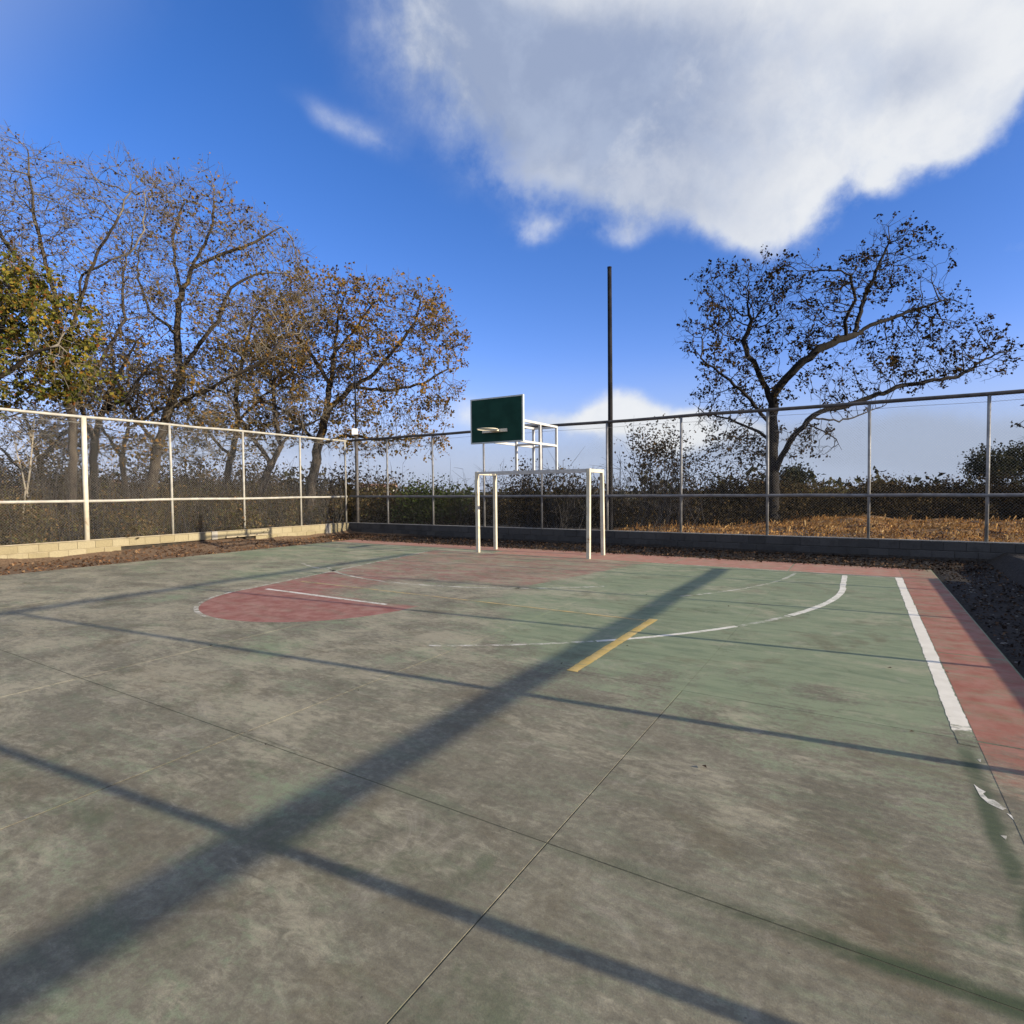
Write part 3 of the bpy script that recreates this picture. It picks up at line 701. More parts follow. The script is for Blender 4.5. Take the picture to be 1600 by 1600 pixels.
def tree(label, limbs, blobs, d, natt, trunk_r, bark, leafm, step=.34, leaf_n=2, leaf_size=.10, leaf_p=.7, twig_len=.45, ntw=2, seed=1,
         di=2.4, dk=.55, base_z=None, tip_r=.0055, name='tree', cat='tree', group=None, trop=(0, 0, .12), expo=2.25):
    r = np.random.RandomState(seed)
    nodes, par, rad_min = [], [], []
    for lb in limbs:                                        # limb: (attach index or None, [(px,py,ddepth),...])
        pts = [P(x, y, d+o) for x, y, o in lb]
        if not nodes and base_z is not None: pts[0][2] = base_z
        if nodes:
            A = np.array(nodes); k0 = int(np.linalg.norm(A-pts[0], axis=1).argmin())
        else: nodes.append(pts[0]); par.append(-1); k0 = 0
        cur = nodes[k0]; pk = k0
        for q in pts[(1 if k0 == 0 and len(nodes) == 1 else 0):]:
            L = np.linalg.norm(q-cur); m = max(1, int(L/step))
            for i in range(1, m+1):
                nodes.append(cur+(q-cur)*i/m+r.normal(size=3)*.025); par.append(pk); pk = len(nodes)-1
            cur = q
    nlimb = len(nodes)
    tot = sum(b[2]*b[3]*(b[5] if len(b) > 5 else 1) for b in blobs)
    att = np.concatenate([ellipsoid_pts(max(6, int(natt*b[2]*b[3]*(b[5] if len(b) > 5 else 1)/tot)), b[0], b[1], b[2], b[3], d+b[4][0], b[4][1], r) for b in blobs])
    # limbs only sprout above the bole: skip nodes low on the first limb by giving attractors a wide reach only
    N, PAR = colonise(nodes, par, att, step, di, dk, 130, r, trop)
    n = len(N); kids = [[] for _ in range(n)]
    for i in range(n):
        if PAR[i] >= 0: kids[PAR[i]].append(i)
    area = np.zeros(n)
    order = list(range(n))
    for i in sorted(order, reverse=True):
        if not kids[i]: area[i] = tip_r**expo
        else: area[i] = sum(area[k] for k in kids[i])+(tip_r*.35)**expo
    # nodes are appended after their parents, so reverse order is bottom-up
    R = area**(1/expo); sc = trunk_r/R[0]
    R = np.maximum(tip_r, R*(1+(sc-1)*np.clip((R/R[0])**.6, 0, 1)))
    root = empty(name, tuple(N[0]), label, cat, group)
    thick, thin = MB(), MB()
    stack = [(0, -1)]
    while stack:
        i, p = stack.pop(); chain = [p, i] if p >= 0 else [i]
        while kids[i]:
            ks = sorted(kids[i], key=lambda k: -R[k])
            for k in ks[1:]: stack.append((k, i))
            i = ks[0]; chain.append(i)
        if len(chain) < 2: continue
        cr = R[chain].copy()
        if p >= 0: cr[0] = min(cr[0], cr[1]*1.25)
        split = [k for k in range(len(chain)) if cr[k] > .035]
        j = (split[-1]+1) if split else 0
        if j >= 2: thick.tube(N[chain[:j+1] if j < len(chain) else chain], cr[:j+1], 8 if cr[0] > .07 else 6, False)
        if j < 2: thin.tube(N[chain], cr, 4, False)
        elif len(chain)-j >= 2: thin.tube(N[chain[j:]], cr[j:], 4, False)
    # twigs and leaves
    ends = [i for i in range(nlimb, n) if len(kids[i]) == 0] + [i for i in range(nlimb, n) if len(kids[i]) == 1 and r.rand() < .45]
    lp = []
    for i in ends:
        base = N[i]; dirv = N[i]-N[PAR[i]]; dirv /= np.linalg.norm(dirv)+1e-9
        for _ in range(ntw):
            v = dirv+r.normal(size=3)*.55+np.array([0, 0, .15]); v /= np.linalg.norm(v); L = twig_len*r.uniform(.5, 1.3)
            mid = base+v*L*.5; v2 = v+r.normal(size=3)*.35; v2 /= np.linalg.norm(v2); tip = mid+v2*L*.5
            thin.tube([base, mid, tip], [tip_r*.9, tip_r*.7, tip_r*.45], 3, False)
            v3 = v+r.normal(size=3)*.7; v3 /= np.linalg.norm(v3); tip2 = mid+v3*L*.45
            thin.tube([mid, tip2], [tip_r*.6, tip_r*.4], 3, False)
            cl = mn.noise(Vector(tip)*.75+Vector((seed, 0, 0)))+.5*mn.noise(Vector(tip)*1.9)
            if r.rand() < leaf_p*min(1.5, max(.12, .62+2.3*cl)):
                for q in (tip, mid, tip2):
                    for _ in range(leaf_n if r.rand() < .8 else 1): lp.append(q+r.normal(size=3)*.05)
    thick.build('trunk', bark, root, True)
    thin.build('branches', M_twig if bark is M_bark else M_twig_dark, root, True, kind='stuff')
    if lp:
        lm = MB(); lm.quads(leaves(np.array(lp), leaf_size, r)); lm.build('foliage', leafm, root, kind='stuff')
    return root
def bush(label, blobs, d, n, leafm, size, nstem=10, seed=3, name='bush', base_z=.1, group=None, bark=None, cat='bush', clump=.25):
    r = np.random.RandomState(seed)
    tot = sum(b[2]*b[3] for b in blobs); pts = []
    for b in blobs:
        k = max(3, int(n/14*b[2]*b[3]/tot)); c = ellipsoid_pts(k, b[0], b[1], b[2], b[3], d+b[4][0], b[4][1], r)
        pts.append((c[:, None]+r.normal(size=(k, 14, 3))*clump*r.uniform(.4, 1.2, (k, 1, 1))).reshape(-1, 3))
    pts = np.concatenate(pts); pts = pts[pts[:, 2] > base_z-.1]
    c0 = P(np.mean([b[0] for b in blobs]), 800, d); c0[2] = base_z
    root = empty(name, tuple(c0), label, cat, group)
    s = MB()
    for k in range(nstem):
        e = pts[r.randint(len(pts))]; a = c0+np.array([r.normal()*.15, r.normal()*.15, -.05]); a[:2] += (e[:2]-c0[:2])*.35
        m = (a+e)/2+r.normal(size=3)*.12
        s.tube([a, m, e], [.022, .014, .006], 4, False)
        for _ in range(3):
            e2 = e+r.normal(size=3)*.45+np.array([0, 0, .2]); s.tube([m*.4+e*.6, e2], [.008, .003], 3, False)
    s.build('stems', bark or M_bark_dark, root, True)
    lm = MB(); lm.quads(leaves(pts, size, r)); lm.build('foliage', leafm, root, kind='stuff')
    return root

# ------------------------------------------------------------------ trees
tree('dark spreading tree with two crooked limbs reaching right, behind the back fence',
     [[(1207, 812, 0), (1207, 760, 0), (1206, 700, 0), (1208, 640, 0), (1207, 622, 0), (1228, 590, -.2), (1255, 565, -.4), (1283, 545, -.5), (1310, 532, -.4), (1335, 525, -.3), (1360, 510, -.2), (1400, 495, 0), (1440, 480, .2), (1480, 468, .3)],
      [(1335, 525, -.3), (1340, 505, 0), (1345, 480, .2), (1355, 455, .4), (1370, 425, .5), (1385, 390, .7), (1390, 360, .8)],
      [(1322, 530, -.3), (1322, 500, -.7), (1335, 470, -1.0), (1330, 430, -1.3)],
      [(1207, 745, 0), (1222, 712, -.4), (1240, 682, -.8), (1262, 658, -1.0), (1280, 643, -1.1), (1320, 635, -1.2), (1360, 620, -1.3), (1400, 605, -1.2), (1450, 596, -1.0), (1500, 588, -.8), (1540, 562, -.5), (1580, 545, -.3)],
      [(1272, 652, -1.0), (1310, 658, -.6), (1340, 650, -.2), (1385, 632, .3)],
      [(1262, 658, -1.0), (1290, 676, -1.4), (1305, 684, -1.6), (1318, 702, -1.8)],
      [(1208, 640, 0), (1197, 608, .3), (1183, 578, .5), (1170, 555, .6), (1162, 535, .7), (1175, 500, .9)],
      [(1206, 665, 0), (1183, 640, -.4), (1168, 618, -.7), (1148, 602, -1.0), (1125, 582, -1.2), (1095, 560, -1.4)],
      [(1207, 690, 0), (1180, 672, .8), (1140, 655, 1.3), (1100, 645, 1.6)]],
     [(1185, 460, 80, 52, (.6, 1.8), 1.6), (1170, 540, 60, 40, (.5, 1.4)), (1190, 610, 50, 35, (.2, 1.2)), (1300, 470, 50, 40, (-.2, 1.5)), (1280, 540, 50, 26, (.5, 1.3)), (1230, 440, 50, 36, (.3, 1.5)), (1480, 520, 60, 30, (0, 1.3)), (1400, 545, 60, 26, (.3, 1.3)), (1105, 520, 45, 50, (-.6, 1.3)), (1120, 440, 32, 32, (0, 1)), (1262, 495, 80, 45, (0, 1.8)), (1395, 400, 58, 48, (.3, 1.5)),
      (1350, 440, 55, 45, (-.4, 1.5)), (1445, 430, 38, 30, (.5, 1)), (1445, 492, 60, 30, (.2, 1.4)), (1525, 560, 62, 42, (-.4, 1.5)), (1430, 580, 90, 26, (-1, 1.4)), (1130, 640, 55, 48, (.8, 1.3)),
      (1160, 700, 60, 40, (.6, 1.4)), (1265, 690, 48, 28, (-1, 1.2)), (1145, 585, 55, 42, (-.6, 1.4)), (1320, 600, 70, 28, (-.8, 1.2)), (1390, 345, 20, 14, (.8, .6))],
     21.5, 6000, .25, M_bark_dark, L_dark, step=.23, dk=.32, leaf_n=3, leaf_size=.11, leaf_p=.80, twig_len=.34, ntw=2, seed=11, base_z=.2, di=2.0, tip_r=.0065)
tree('tall bare oak with thin grey twigs at far left, left of the thick white post',
     [[(112, 850, 0), (114, 740, 0), (112, 640, 0), (100, 560, .2), (88, 480, .3), (70, 400, .3), (52, 330, .2), (45, 260, 0)],
      [(100, 560, .2), (122, 480, -.4), (150, 400, -.8), (180, 350, -1), (205, 290, -1)],
      [(88, 480, .3), (50, 430, .8), (10, 380, 1.2), (-30, 310, 1.5)],
      [(112, 640, 0), (160, 560, .8), (195, 500, 1.2), (190, 430, 1.4), (210, 370, 1.5)],
      [(122, 480, -.4), (128, 430, -.6), (200, 395, -.6), (225, 360, -.6), (225, 300, -.5)]],
     [(40, 300, 85, 80, (0, 2)), (150, 340, 85, 75, (-.4, 2)), (220, 330, 55, 70, (.2, 2)), (0, 420, 80, 80, (.8, 2)), (110, 430, 90, 70, (0, 2)), (190, 460, 70, 60, (.8, 2)), (-60, 330, 80, 100, (1, 2)), (130, 560, 80, 50, (.6, 2)), (130, 640, 70, 36, (.3, 1.6)), (60, 660, 60, 40, (.6, 1.6))],
     19.5, 5600, .135, M_bark, L_dry, step=.25, dk=.36, leaf_n=1, leaf_size=.10, leaf_p=.32, twig_len=.55, ntw=3, seed=21, base_z=-.1, tip_r=.0075)
tree('large bare oak with a leaning trunk between the second and third left fence posts',
     [[(236, 850, 0), (234, 770, 0), (246, 700, 0), (264, 640, 0), (284, 585, 0), (276, 520, .2), (283, 460, .3), (300, 420, .3), (345, 397, .2), (400, 378, 0), (440, 355, 0)],
      [(284, 585, 0), (310, 540, -.5), (340, 500, -.8), (360, 450, -1), (400, 430, -1)],
      [(264, 640, 0), (320, 610, -.8), (370, 585, -1.2), (420, 560, -1.4), (450, 520, -1.4)],
      [(276, 520, .2), (232, 485, .8), (215, 430, 1), (220, 370, 1)],
      [(283, 460, .3), (275, 420, .8), (270, 370, 1), (290, 310, 1.2)],
      [(246, 700, 0), (205, 640, .5), (178, 590, .8), (172, 520, .8)],
      [(300, 420, .3), (330, 360, .2), (335, 300, .1)]],
     [(300, 350, 85, 65, (.2, 2.2)), (390, 385, 75, 50, (0, 2)), (440, 420, 50, 50, (-.4, 2)), (330, 470, 90, 60, (-.3, 2)), (240, 420, 70, 60, (.8, 2)), (400, 520, 80, 55, (-1, 2)), (210, 540, 70, 60, (.7, 2)), (320, 590, 80, 40, (-.6, 1.6)), (270, 310, 40, 40, (.8, 1.5)), (330, 650, 70, 36, (-.5, 1.6)), (200, 620, 50, 40, (.6, 1.5)), (285, 690, 50, 30, (.2, 1.4)), (450, 470, 60, 50, (-.6, 1.6)), (335, 285, 30, 22, (.1, 1))],
     22.5, 6800, .19, M_bark, L_brown, step=.27, dk=.38, leaf_n=1, leaf_size=.12, leaf_p=.62, twig_len=.55, ntw=3, seed=31, base_z=-.3, tip_r=.0075)
tree('brown leaved broad oak beyond the far left fence corner, crown reaching toward the backboard',
     [[(480, 850, 0), (486, 760, 0), (498, 695, 0), (512, 640, 0), (516, 600, 0), (522, 550, .2), (528, 500, .3), (540, 455, .4)],
      [(512, 640, 0), (550, 605, -.5), (585, 585, -.8), (602, 562, -1), (630, 530, -1), (650, 500, -1), (660, 460, -1)],
      [(498, 695, 0), (470, 665, .5), (440, 640, .8), (400, 620, 1)],
      [(516, 600, 0), (490, 560, .6), (460, 520, .9), (440, 470, 1)],
      [(550, 605, -.5), (610, 610, -1), (660, 600, -1.3), (700, 575, -1.5)],
      [(498, 695, 0), (540, 680, -.8), (590, 688, -1.3), (640, 685, -1.6), (690, 680, -1.8)],
      [(522, 550, .2), (560, 510, 0), (585, 470, -.2)]],
     [(470, 490, 70, 50, (.6, 2.2)), (545, 480, 70, 45, (.2, 2.2)), (640, 480, 60, 40, (-.8, 2)), (690, 535, 42, 40, (-1.2, 1.6)), (600, 560, 80, 50, (-.6, 2)), (500, 570, 70, 45, (.2, 2)), (420, 600, 60, 50, (.8, 2)), (610, 640, 90, 35, (-1, 1.8)), (640, 690, 62, 14, (-1.6, 1.2), 1.5), (440, 560, 60, 40, (.8, 2)), (690, 600, 35, 30, (-1.5, 1.2)), (560, 690, 60, 26, (-.8, 1.4)), (450, 670, 50, 34, (.6, 1.4)), (510, 620, 60, 40, (0, 1.8)), (520, 530, 60, 40, (.3, 1.8))],
     25.5, 7200, .20, M_bark, L_amber, step=.28, dk=.38, leaf_n=3, leaf_size=.125, leaf_p=.95, twig_len=.5, ntw=3, seed=41, base_z=-.5, tip_r=.0085)
tree('slim leaning brown oak between the third and fourth left fence posts',
     [[(398, 850, 0), (408, 770, 0), (424, 728, 0), (438, 697, 0), (458, 672, -.3), (505, 655, -.6), (520, 630, -.8)],
      [(424, 728, 0), (400, 690, .4), (372, 650, .6), (350, 600, .8)],
      [(438, 697, 0), (430, 650, .6), (425, 600, .9), (400, 550, 1)]],
     [(380, 600, 60, 45, (.5, 1.6)), (430, 560, 60, 45, (.6, 1.6)), (480, 640, 60, 30, (-.4, 1.4)), (350, 650, 55, 35, (.6, 1.6)), (380, 700, 60, 26, (.4, 1.4)), (430, 640, 50, 40, (.3, 1.5))],
     24, 2600, .15, M_bark, L_brown, step=.28, dk=.38, leaf_n=2, leaf_size=.12, leaf_p=.5, twig_len=.5, ntw=3, seed=47, base_z=-.4, tip_r=.008)
tree('dark bare trunked oak just right of the thick white fence post',
     [[(150, 850, 0), (146, 760, 0), (148, 690, 0), (160, 640, 0), (182, 590, .2), (205, 545, .3), (240, 500, .3)],
      [(148, 690, 0), (120, 620, .5), (100, 570, .7)], [(160, 640, 0), (200, 620, -.6), (235, 570, -.9)]],
     [(110, 590, 70, 45, (.4, 1.6)), (190, 560, 60, 50, (.2, 1.6)), (240, 600, 60, 40, (-.6, 1.6)), (170, 640, 70, 25, (0, 1.4)), (190, 690, 50, 24, (.2, 1.2)), (110, 680, 40, 30, (.3, 1.2))],
     21, 2400, .14, M_bark_dark, L_brown, step=.28, dk=.38, leaf_n=2, leaf_size=.13, leaf_p=.55, twig_len=.5, ntw=3, seed=53, base_z=-.2, tip_r=.008)
tree('leafy olive and amber tree filling the left edge of the picture above the fence',
     [[(-60, 860, 0), (-55, 740, 0), (-40, 640, 0), (-15, 560, 0), (10, 480, 0), (25, 420, 0)],
      [(-40, 640, 0), (0, 590, -.5), (50, 555, -.8), (95, 540, -1)], [(-15, 560, 0), (30, 520, .4), (70, 490, .6)], [(-40, 640, 0), (-90, 560, .3), (-120, 480, .5)]],
     [(20, 430, 42, 55, (0, 1)), (40, 500, 70, 45, (.2, 1.3)), (90, 520, 40, 45, (-.3, 1.1)), (30, 575, 95, 45, (-.3, 1.4)), (-60, 480, 70, 110, (.2, 1.6)), (110, 590, 45, 30, (-.5, 1)), (120, 500, 20, 30, (-.3, .8)), (-70, 600, 80, 50, (0, 1.3))],
     15.5, 3200, .17, M_bark, L_olive, step=.25, leaf_n=5, leaf_size=.115, leaf_p=1.7, twig_len=.42, ntw=3, seed=61, base_z=.0, di=1.8, dk=.29)
tree('far brown oak whose crown fills the gap behind the leaning trunk',
     [[(345, 850, 0), (350, 770, 0), (362, 715, 0), (372, 660, 0), (368, 610, 0), (380, 560, 0), (395, 500, 0)], [(372, 660, 0), (410, 620, .3), (450, 590, .4)], [(362, 715, 0), (320, 670, .4), (290, 630, .6)]],
     [(380, 520, 80, 60, (0, 2)), (330, 580, 70, 50, (.4, 2)), (440, 560, 70, 50, (.3, 2)), (300, 660, 70, 36, (.4, 1.8)), (400, 660, 70, 36, (.2, 1.8)), (450, 480, 60, 45, (.4, 1.8))],
     29, 3200, .16, M_bark, L_amber, step=.32, dk=.42, leaf_n=2, leaf_size=.145, leaf_p=.75, twig_len=.55, ntw=3, seed=77, base_z=-.8, tip_r=.009)
tree('slender many branched oak filling the space left of the big leaning trunk',
     [[(196, 850, 0), (198, 770, 0), (190, 715, 0), (200, 670, 0), (215, 625, 0), (210, 580, 0)], [(190, 715, 0), (160, 670, .3), (140, 630, .4)], [(200, 670, 0), (250, 640, .3), (300, 625, .4)]],
     [(150, 620, 60, 36, (.3, 1.6)), (230, 610, 60, 40, (0, 1.6)), (290, 650, 60, 36, (.3, 1.6)), (200, 700, 70, 26, (0, 1.5)), (300, 715, 50, 20, (.3, 1.4)), (110, 690, 50, 26, (.3, 1.4))],
     26, 2600, .12, M_bark, L_amber, step=.29, dk=.38, leaf_n=2, leaf_size=.13, leaf_p=.75, twig_len=.52, ntw=3, seed=83, base_z=-.6, tip_r=.0085)
tree('low dark tangled oak behind the sapling at far left',
     [[(65, 850, 0), (70, 780, 0), (62, 720, 0), (45, 670, 0), (30, 630, 0)], [(62, 720, 0), (95, 680, .3), (125, 650, .5)], [(70, 780, 0), (30, 730, -.3), (0, 700, -.4)]],
     [(20, 660, 60, 36, (0, 1.6)), (80, 670, 60, 36, (.3, 1.6)), (20, 720, 50, 26, (0, 1.3)), (110, 700, 40, 26, (.4, 1.3))],
     22, 1900, .13, M_bark_dark, L_brown, step=.28, dk=.36, leaf_n=2, leaf_size=.11, leaf_p=.5, twig_len=.5, ntw=3, seed=79, base_z=-.3, tip_r=.008)
# right edge: twigs of a tree standing out of the picture, round far crowns
tree('small twiggy tree at the right edge with sparse dark leaves',
     [[(1690, 830, 0), (1685, 760, 0), (1670, 700, 0), (1640, 670, 0), (1605, 672, 0)], [(1685, 760, 0), (1700, 680, .4), (1690, 620, .5)]],
     [(1600, 672, 26, 26, (0, .8)), (1660, 640, 60, 50, (0, 1.2)), (1710, 660, 50, 60, (.3, 1.2))],
     24, 260, .12, M_bark_dark, L_dark, leaf_size=.15, seed=71, base_z=.2, tip_r=.007)
s = empty('sapling', tuple(P(42, 850, 16.8)), 'thin pale forked sapling just behind the left fence at the picture edge', 'sapling')
b = MB()
for pts, r0 in (([(36, 850), (36, 800), (40, 765), (34, 735), (26, 705), (20, 670)], .03), ([(56, 850), (52, 805), (42, 768), (47, 735), (51, 690), (55, 640), (60, 590)], .034)):
    b.tube([P(x, y, 16.8+.1*i) for i, (x, y) in enumerate(pts)], np.linspace(r0, .01, len(pts)), 7, True)
b.build('stem', M_bark_pale, s, True)
b = MB(); rr = np.random.RandomState(5); tips = []
for x, y in ((47, 735), (51, 690), (55, 640), (34, 735), (26, 705), (50, 700), (56, 630)):
    for _ in range(4):
        a = P(x, y, 17); v = np.array([rr.normal(), rr.normal(), .9+rr.rand()]); v /= np.linalg.norm(v); e = a+v*rr.uniform(.3, .8)
        b.tube([a, (a+e)/2+rr.normal(size=3)*.03, e], [.008, .006, .003], 4, False); tips += [e, (a+e)/2]
b.build('branches', M_bark_pale, s, True)
b = MB(); b.quads(leaves(np.repeat(np.array(tips), 2, 0)+rr.normal(size=(len(tips)*2, 3))*.06, .08, rr)); b.build('foliage', L_brown, s, kind='stuff')

# shrubs that can be told apart
bush('tall dark leafy shrub behind the back fence just right of the tall pole', [(1040, 690, 34, 34, (0, .8)), (1020, 735, 40, 45, (0, 1)), (1075, 740, 40, 45, (0, 1)), (1060, 785, 50, 25, (0, 1)), (1000, 690, 20, 25, (0, .6))], 22, 4200, L_dark, .095, 22, 81, base_z=.2)
bush('scraggly dark shrub with bare twigs behind the goal', [(830, 760, 50, 32, (0, 1)), (880, 765, 40, 28, (0, 1)), (815, 790, 40, 20, (0, .8)), (930, 770, 35, 30, (0, .8))], 21, 4200, L_scrub, .085, 40, 82, base_z=.1)
bush('dull green bush left of the goal behind the back fence', [(655, 775, 36, 24, (0, 1)), (700, 780, 40, 28, (0, 1)), (660, 800, 50, 16, (0, .9))], 23.5, 4200, L_green, .09, 12, 83, base_z=.0)
bush('low brown and green bush in the far left fence corner', [(580, 795, 34, 22, (0, 1)), (620, 790, 30, 26, (0, 1)), (600, 770, 24, 20, (.4, .8))], 25, 3000, L_brush, .095, 12, 84, base_z=-.1)
bush('dark rounded shrub at the foot of the big tree', [(1170, 765, 45, 26, (0, 1)), (1130, 760, 40, 26, (0, 1)), (1225, 775, 26, 18, (.6, .8))], 23, 3600, L_scrub, .09, 10, 85, base_z=.1)
bush('dense dark bush low at left behind the thin sapling', [(90, 740, 40, 45, (0, 1)), (70, 790, 50, 35, (0, 1))], 20, 3200, L_scrub, .085, 12, 86, base_z=-.1)
bush('brown brush leaning on the left wall beside the sapling', [(20, 800, 40, 26, (0, .6)), (95, 815, 34, 18, (0, .6))], 18.3, 1700, L_brush, .07, 18, 87, base_z=.0)
# far round crowns at the right
for k, (px, py, rx, ry, d, lab) in enumerate([(1548, 722, 32, 22, 62, 'far rounded dark tree above the scrub left of the right edge'), (1592, 718, 26, 24, 66, 'far dark tree crown cut by the right edge'),
                                            (1240, 745, 20, 14, 70, 'far bushy tree seen just right of the big trunk')]):
    bush(lab, [(px, py, rx, ry, (0, 2)), (px-6, py+14, rx*.9, ry*.6, (0, 2))], d, 3600, L_far, .26, 10, 90+k, name='far_tree', base_z=-2.5, cat='tree', clump=.5)

# uncountable scrub, undergrowth and far wood
def mass(name, label, spots, n, leafm, size, seed, clump=.3, per=12):
    r = np.random.RandomState(seed); pts = []
    for (x, y, z0, rx, ry, h) in spots:
        k = max(2, n//len(spots)//per)
        v = r.normal(size=(k, 3)); v /= np.linalg.norm(v, axis=1)[:, None]; v *= (r.uniform(.2, 1, k)**.5)[:, None]
        c = np.array([x, y, z0+h*.42])+v*np.array([rx, ry, h*.58])
        pts.append((c[:, None]+r.normal(size=(k, per, 3))*clump).reshape(-1, 3))
    m = MB(); m.quads(leaves(np.concatenate(pts), size, r, 0)); return tag(m.build(name, leafm), label, kind='stuff')
r = np.random.RandomState(99)
spots = []
for px in np.arange(1215, 1760, 13):
    for d in (26, 29.5):
        p = P(px+r.uniform(-8, 8), 780, d+r.uniform(-1.5, 1.5)); h = r.uniform(.9, 2.15)*(.62 if 1228 < px < 1345 else 1)+(.15 if px > 1480 else 0); spots.append((p[0], p[1], .05, r.uniform(.8, 1.5), r.uniform(.8, 1.5), h))
mass('scrub', 'band of dark scrub behind the back fence on the right', spots, 110000, L_scrub, .10, 100, .17)
spots = []
for px in np.arange(1180, 1400, 9):
    p = P(px+r.uniform(-8, 8), 780, r.uniform(38, 48)); spots.append((p[0], p[1], -.6, r.uniform(1, 2), r.uniform(1, 2), r.uniform(2.0, 3.0)))
mass('scrub', 'olive brown scrub further off behind the big dark tree', spots, 30000, L_brush, .16, 105, .25)
spots = []
for px in np.arange(580, 1230, 15):
    p = P(px+r.uniform(-8, 8), 780, (26.5 if px < 680 else 23.5)+r.uniform(-2.2, 3))
    if p[1] < 17.2: continue
    spots.append((p[0], p[1], -.1, r.uniform(.8, 1.6), r.uniform(.8, 1.4), r.uniform(.8, 1.7)+(.7 if r.rand() < .2 else 0)))
mass('scrub', 'dark scrub behind the goal and beyond the back fence', spots, 80000, L_scrub, .09, 101, .16)
spots = []
for k in range(230):
    x = r.uniform(-34, -17.6); y = r.uniform(1, 26); 
    if y > 15 and x > -18.5: continue
    spots.append((x, y, ground_h(x, y)-.1, r.uniform(.5, 1.1), r.uniform(.5, 1.1), r.uniform(.8, 1.5)+.15*(-17-x)))
mass('undergrowth', 'brown undergrowth behind the left fence', spots, 130000, L_brush, .08, 102, .15)
spots = []
for az in np.arange(-70, 62, 1.1):
    for dd in (75, 120, 190):
        a = math.radians(az+r.uniform(-.6, .6)); v = FW*math.cos(a)+RT*math.sin(a); p = CAM+v*(dd*r.uniform(.85, 1.2))
        g0 = ground_h(p[0], p[1]); spots.append((p[0], p[1], g0-.5, dd*.02+1, dd*.02+1, r.uniform(3.0, 5.4)+(dd*.012)))
mass('far_wood', 'far line of woodland along the horizon', spots, 60000, L_far, .75, 103, clump=.6)
spots = []
for px in np.arange(-140, 600, 11):
    for d in (36, 46):
        p = P(px+r.uniform(-8, 8), 780, d+r.uniform(-4, 4)); g0 = ground_h(p[0], p[1]); spots.append((p[0], p[1], g0-.2, r.uniform(1.2, 2.2), r.uniform(1.2, 2.2), (3.2 if px < 430 else 2.3)-g0+r.uniform(-.7, 1.1)))
mass('far_wood', 'dark thicket of trees beyond the undergrowth on the left', spots, 110000, L_scrub, .17, 104, clump=.4)
# stalks in the undergrowth
b = MB()
for k in range(900):
    x = r.uniform(-27, -17.5); y = r.uniform(2, 20); z = ground_h(x, y); h = r.uniform(1.0, 3.0)
    a = np.array([x, y, z-.05]); e = a+np.array([r.normal()*.3, r.normal()*.3, h]); m = (a+e)/2+r.normal(size=3)*.08
    b.tube([a, m, e], [.012, .009, .004], 3, False)
    for _ in range(2):
        q = m+(e-m)*r.rand(); b.tube([q, q+np.array([r.normal()*.3, r.normal()*.3, r.uniform(.1, .5)])], [.006, .003], 3, False)
tag(b.build('dry_stalks', M_bark), 'dry stalks rising from the undergrowth behind the left fence', kind='stuff')
b = MB()
for k in range(260):
    x = r.uniform(-14, -4.5); y = r.uniform(17.2, 21.5); z = ground_h(x, y); h = r.uniform(.8, 2.4)
    a = np.array([x, y, z-.05]); e = a+np.array([r.normal()*.4, r.normal()*.4, h]); m = (a+e)/2+r.normal(size=3)*.12
    b.tube([a, m, e], [.014, .010, .004], 3, False)
    for _ in range(4):
        q = m+(e-m)*r.rand(); b.tube([q, q+np.array([r.normal()*.35, r.normal()*.35, r.uniform(.05, .5)])], [.007, .003], 3, False)
tag(b.build('dry_stalks', M_twig_dark), 'bare twigs sticking up from the scrub behind the goal', kind='stuff')
# far houses among the trees
for k, (px, py, d, w, h, lab) in enumerate([(600, 768, 95, 3.6, 1.5, 'low whitewashed far house seen between corner pole and backboard'), (570, 767, 100, 2.2, 1.4, 'smaller far white house left of the low one near the corner pole'),
                                          (165, 766, 60, 2.6, 1.1, 'far pale hut just above the left mid rail')]):
    c = P(px, py, d); root = empty('house', tuple(c), lab, 'house')
    hb = MB(); hb.box(-w/2, w/2, -1.6, 1.6, -3.0, h*.5); o = link('wall', hb.mesh('wall'), M_wall_far, root, tuple(c)); o.rotation_euler = (0, 0, YAW)
    rb = MB(); z = h*.5; q = w/2+.15
    rb.add([(-q, -1.8, z), (q, -1.8, z), (q, 1.8, z), (-q, 1.8, z), (-q, 0, z+.55), (q, 0, z+.55)], [(0, 1, 5, 4), (2, 3, 4, 5), (0, 4, 3), (1, 2, 5), (0, 3, 2, 1)])
    o2 = link('roof', rb.mesh('roof'), M_roof_far, root, tuple(c)); o2.rotation_euler = (0, 0, YAW)
    for q in (-.25, .25):
        wb = MB(); wb.box(w*q-.22, w*q+.22, -1.63, -1.602, -.25, .3); o3 = link('window', wb.mesh('window'), M_window_far, root, tuple(c)); o3.rotation_euler = (0, 0, YAW)

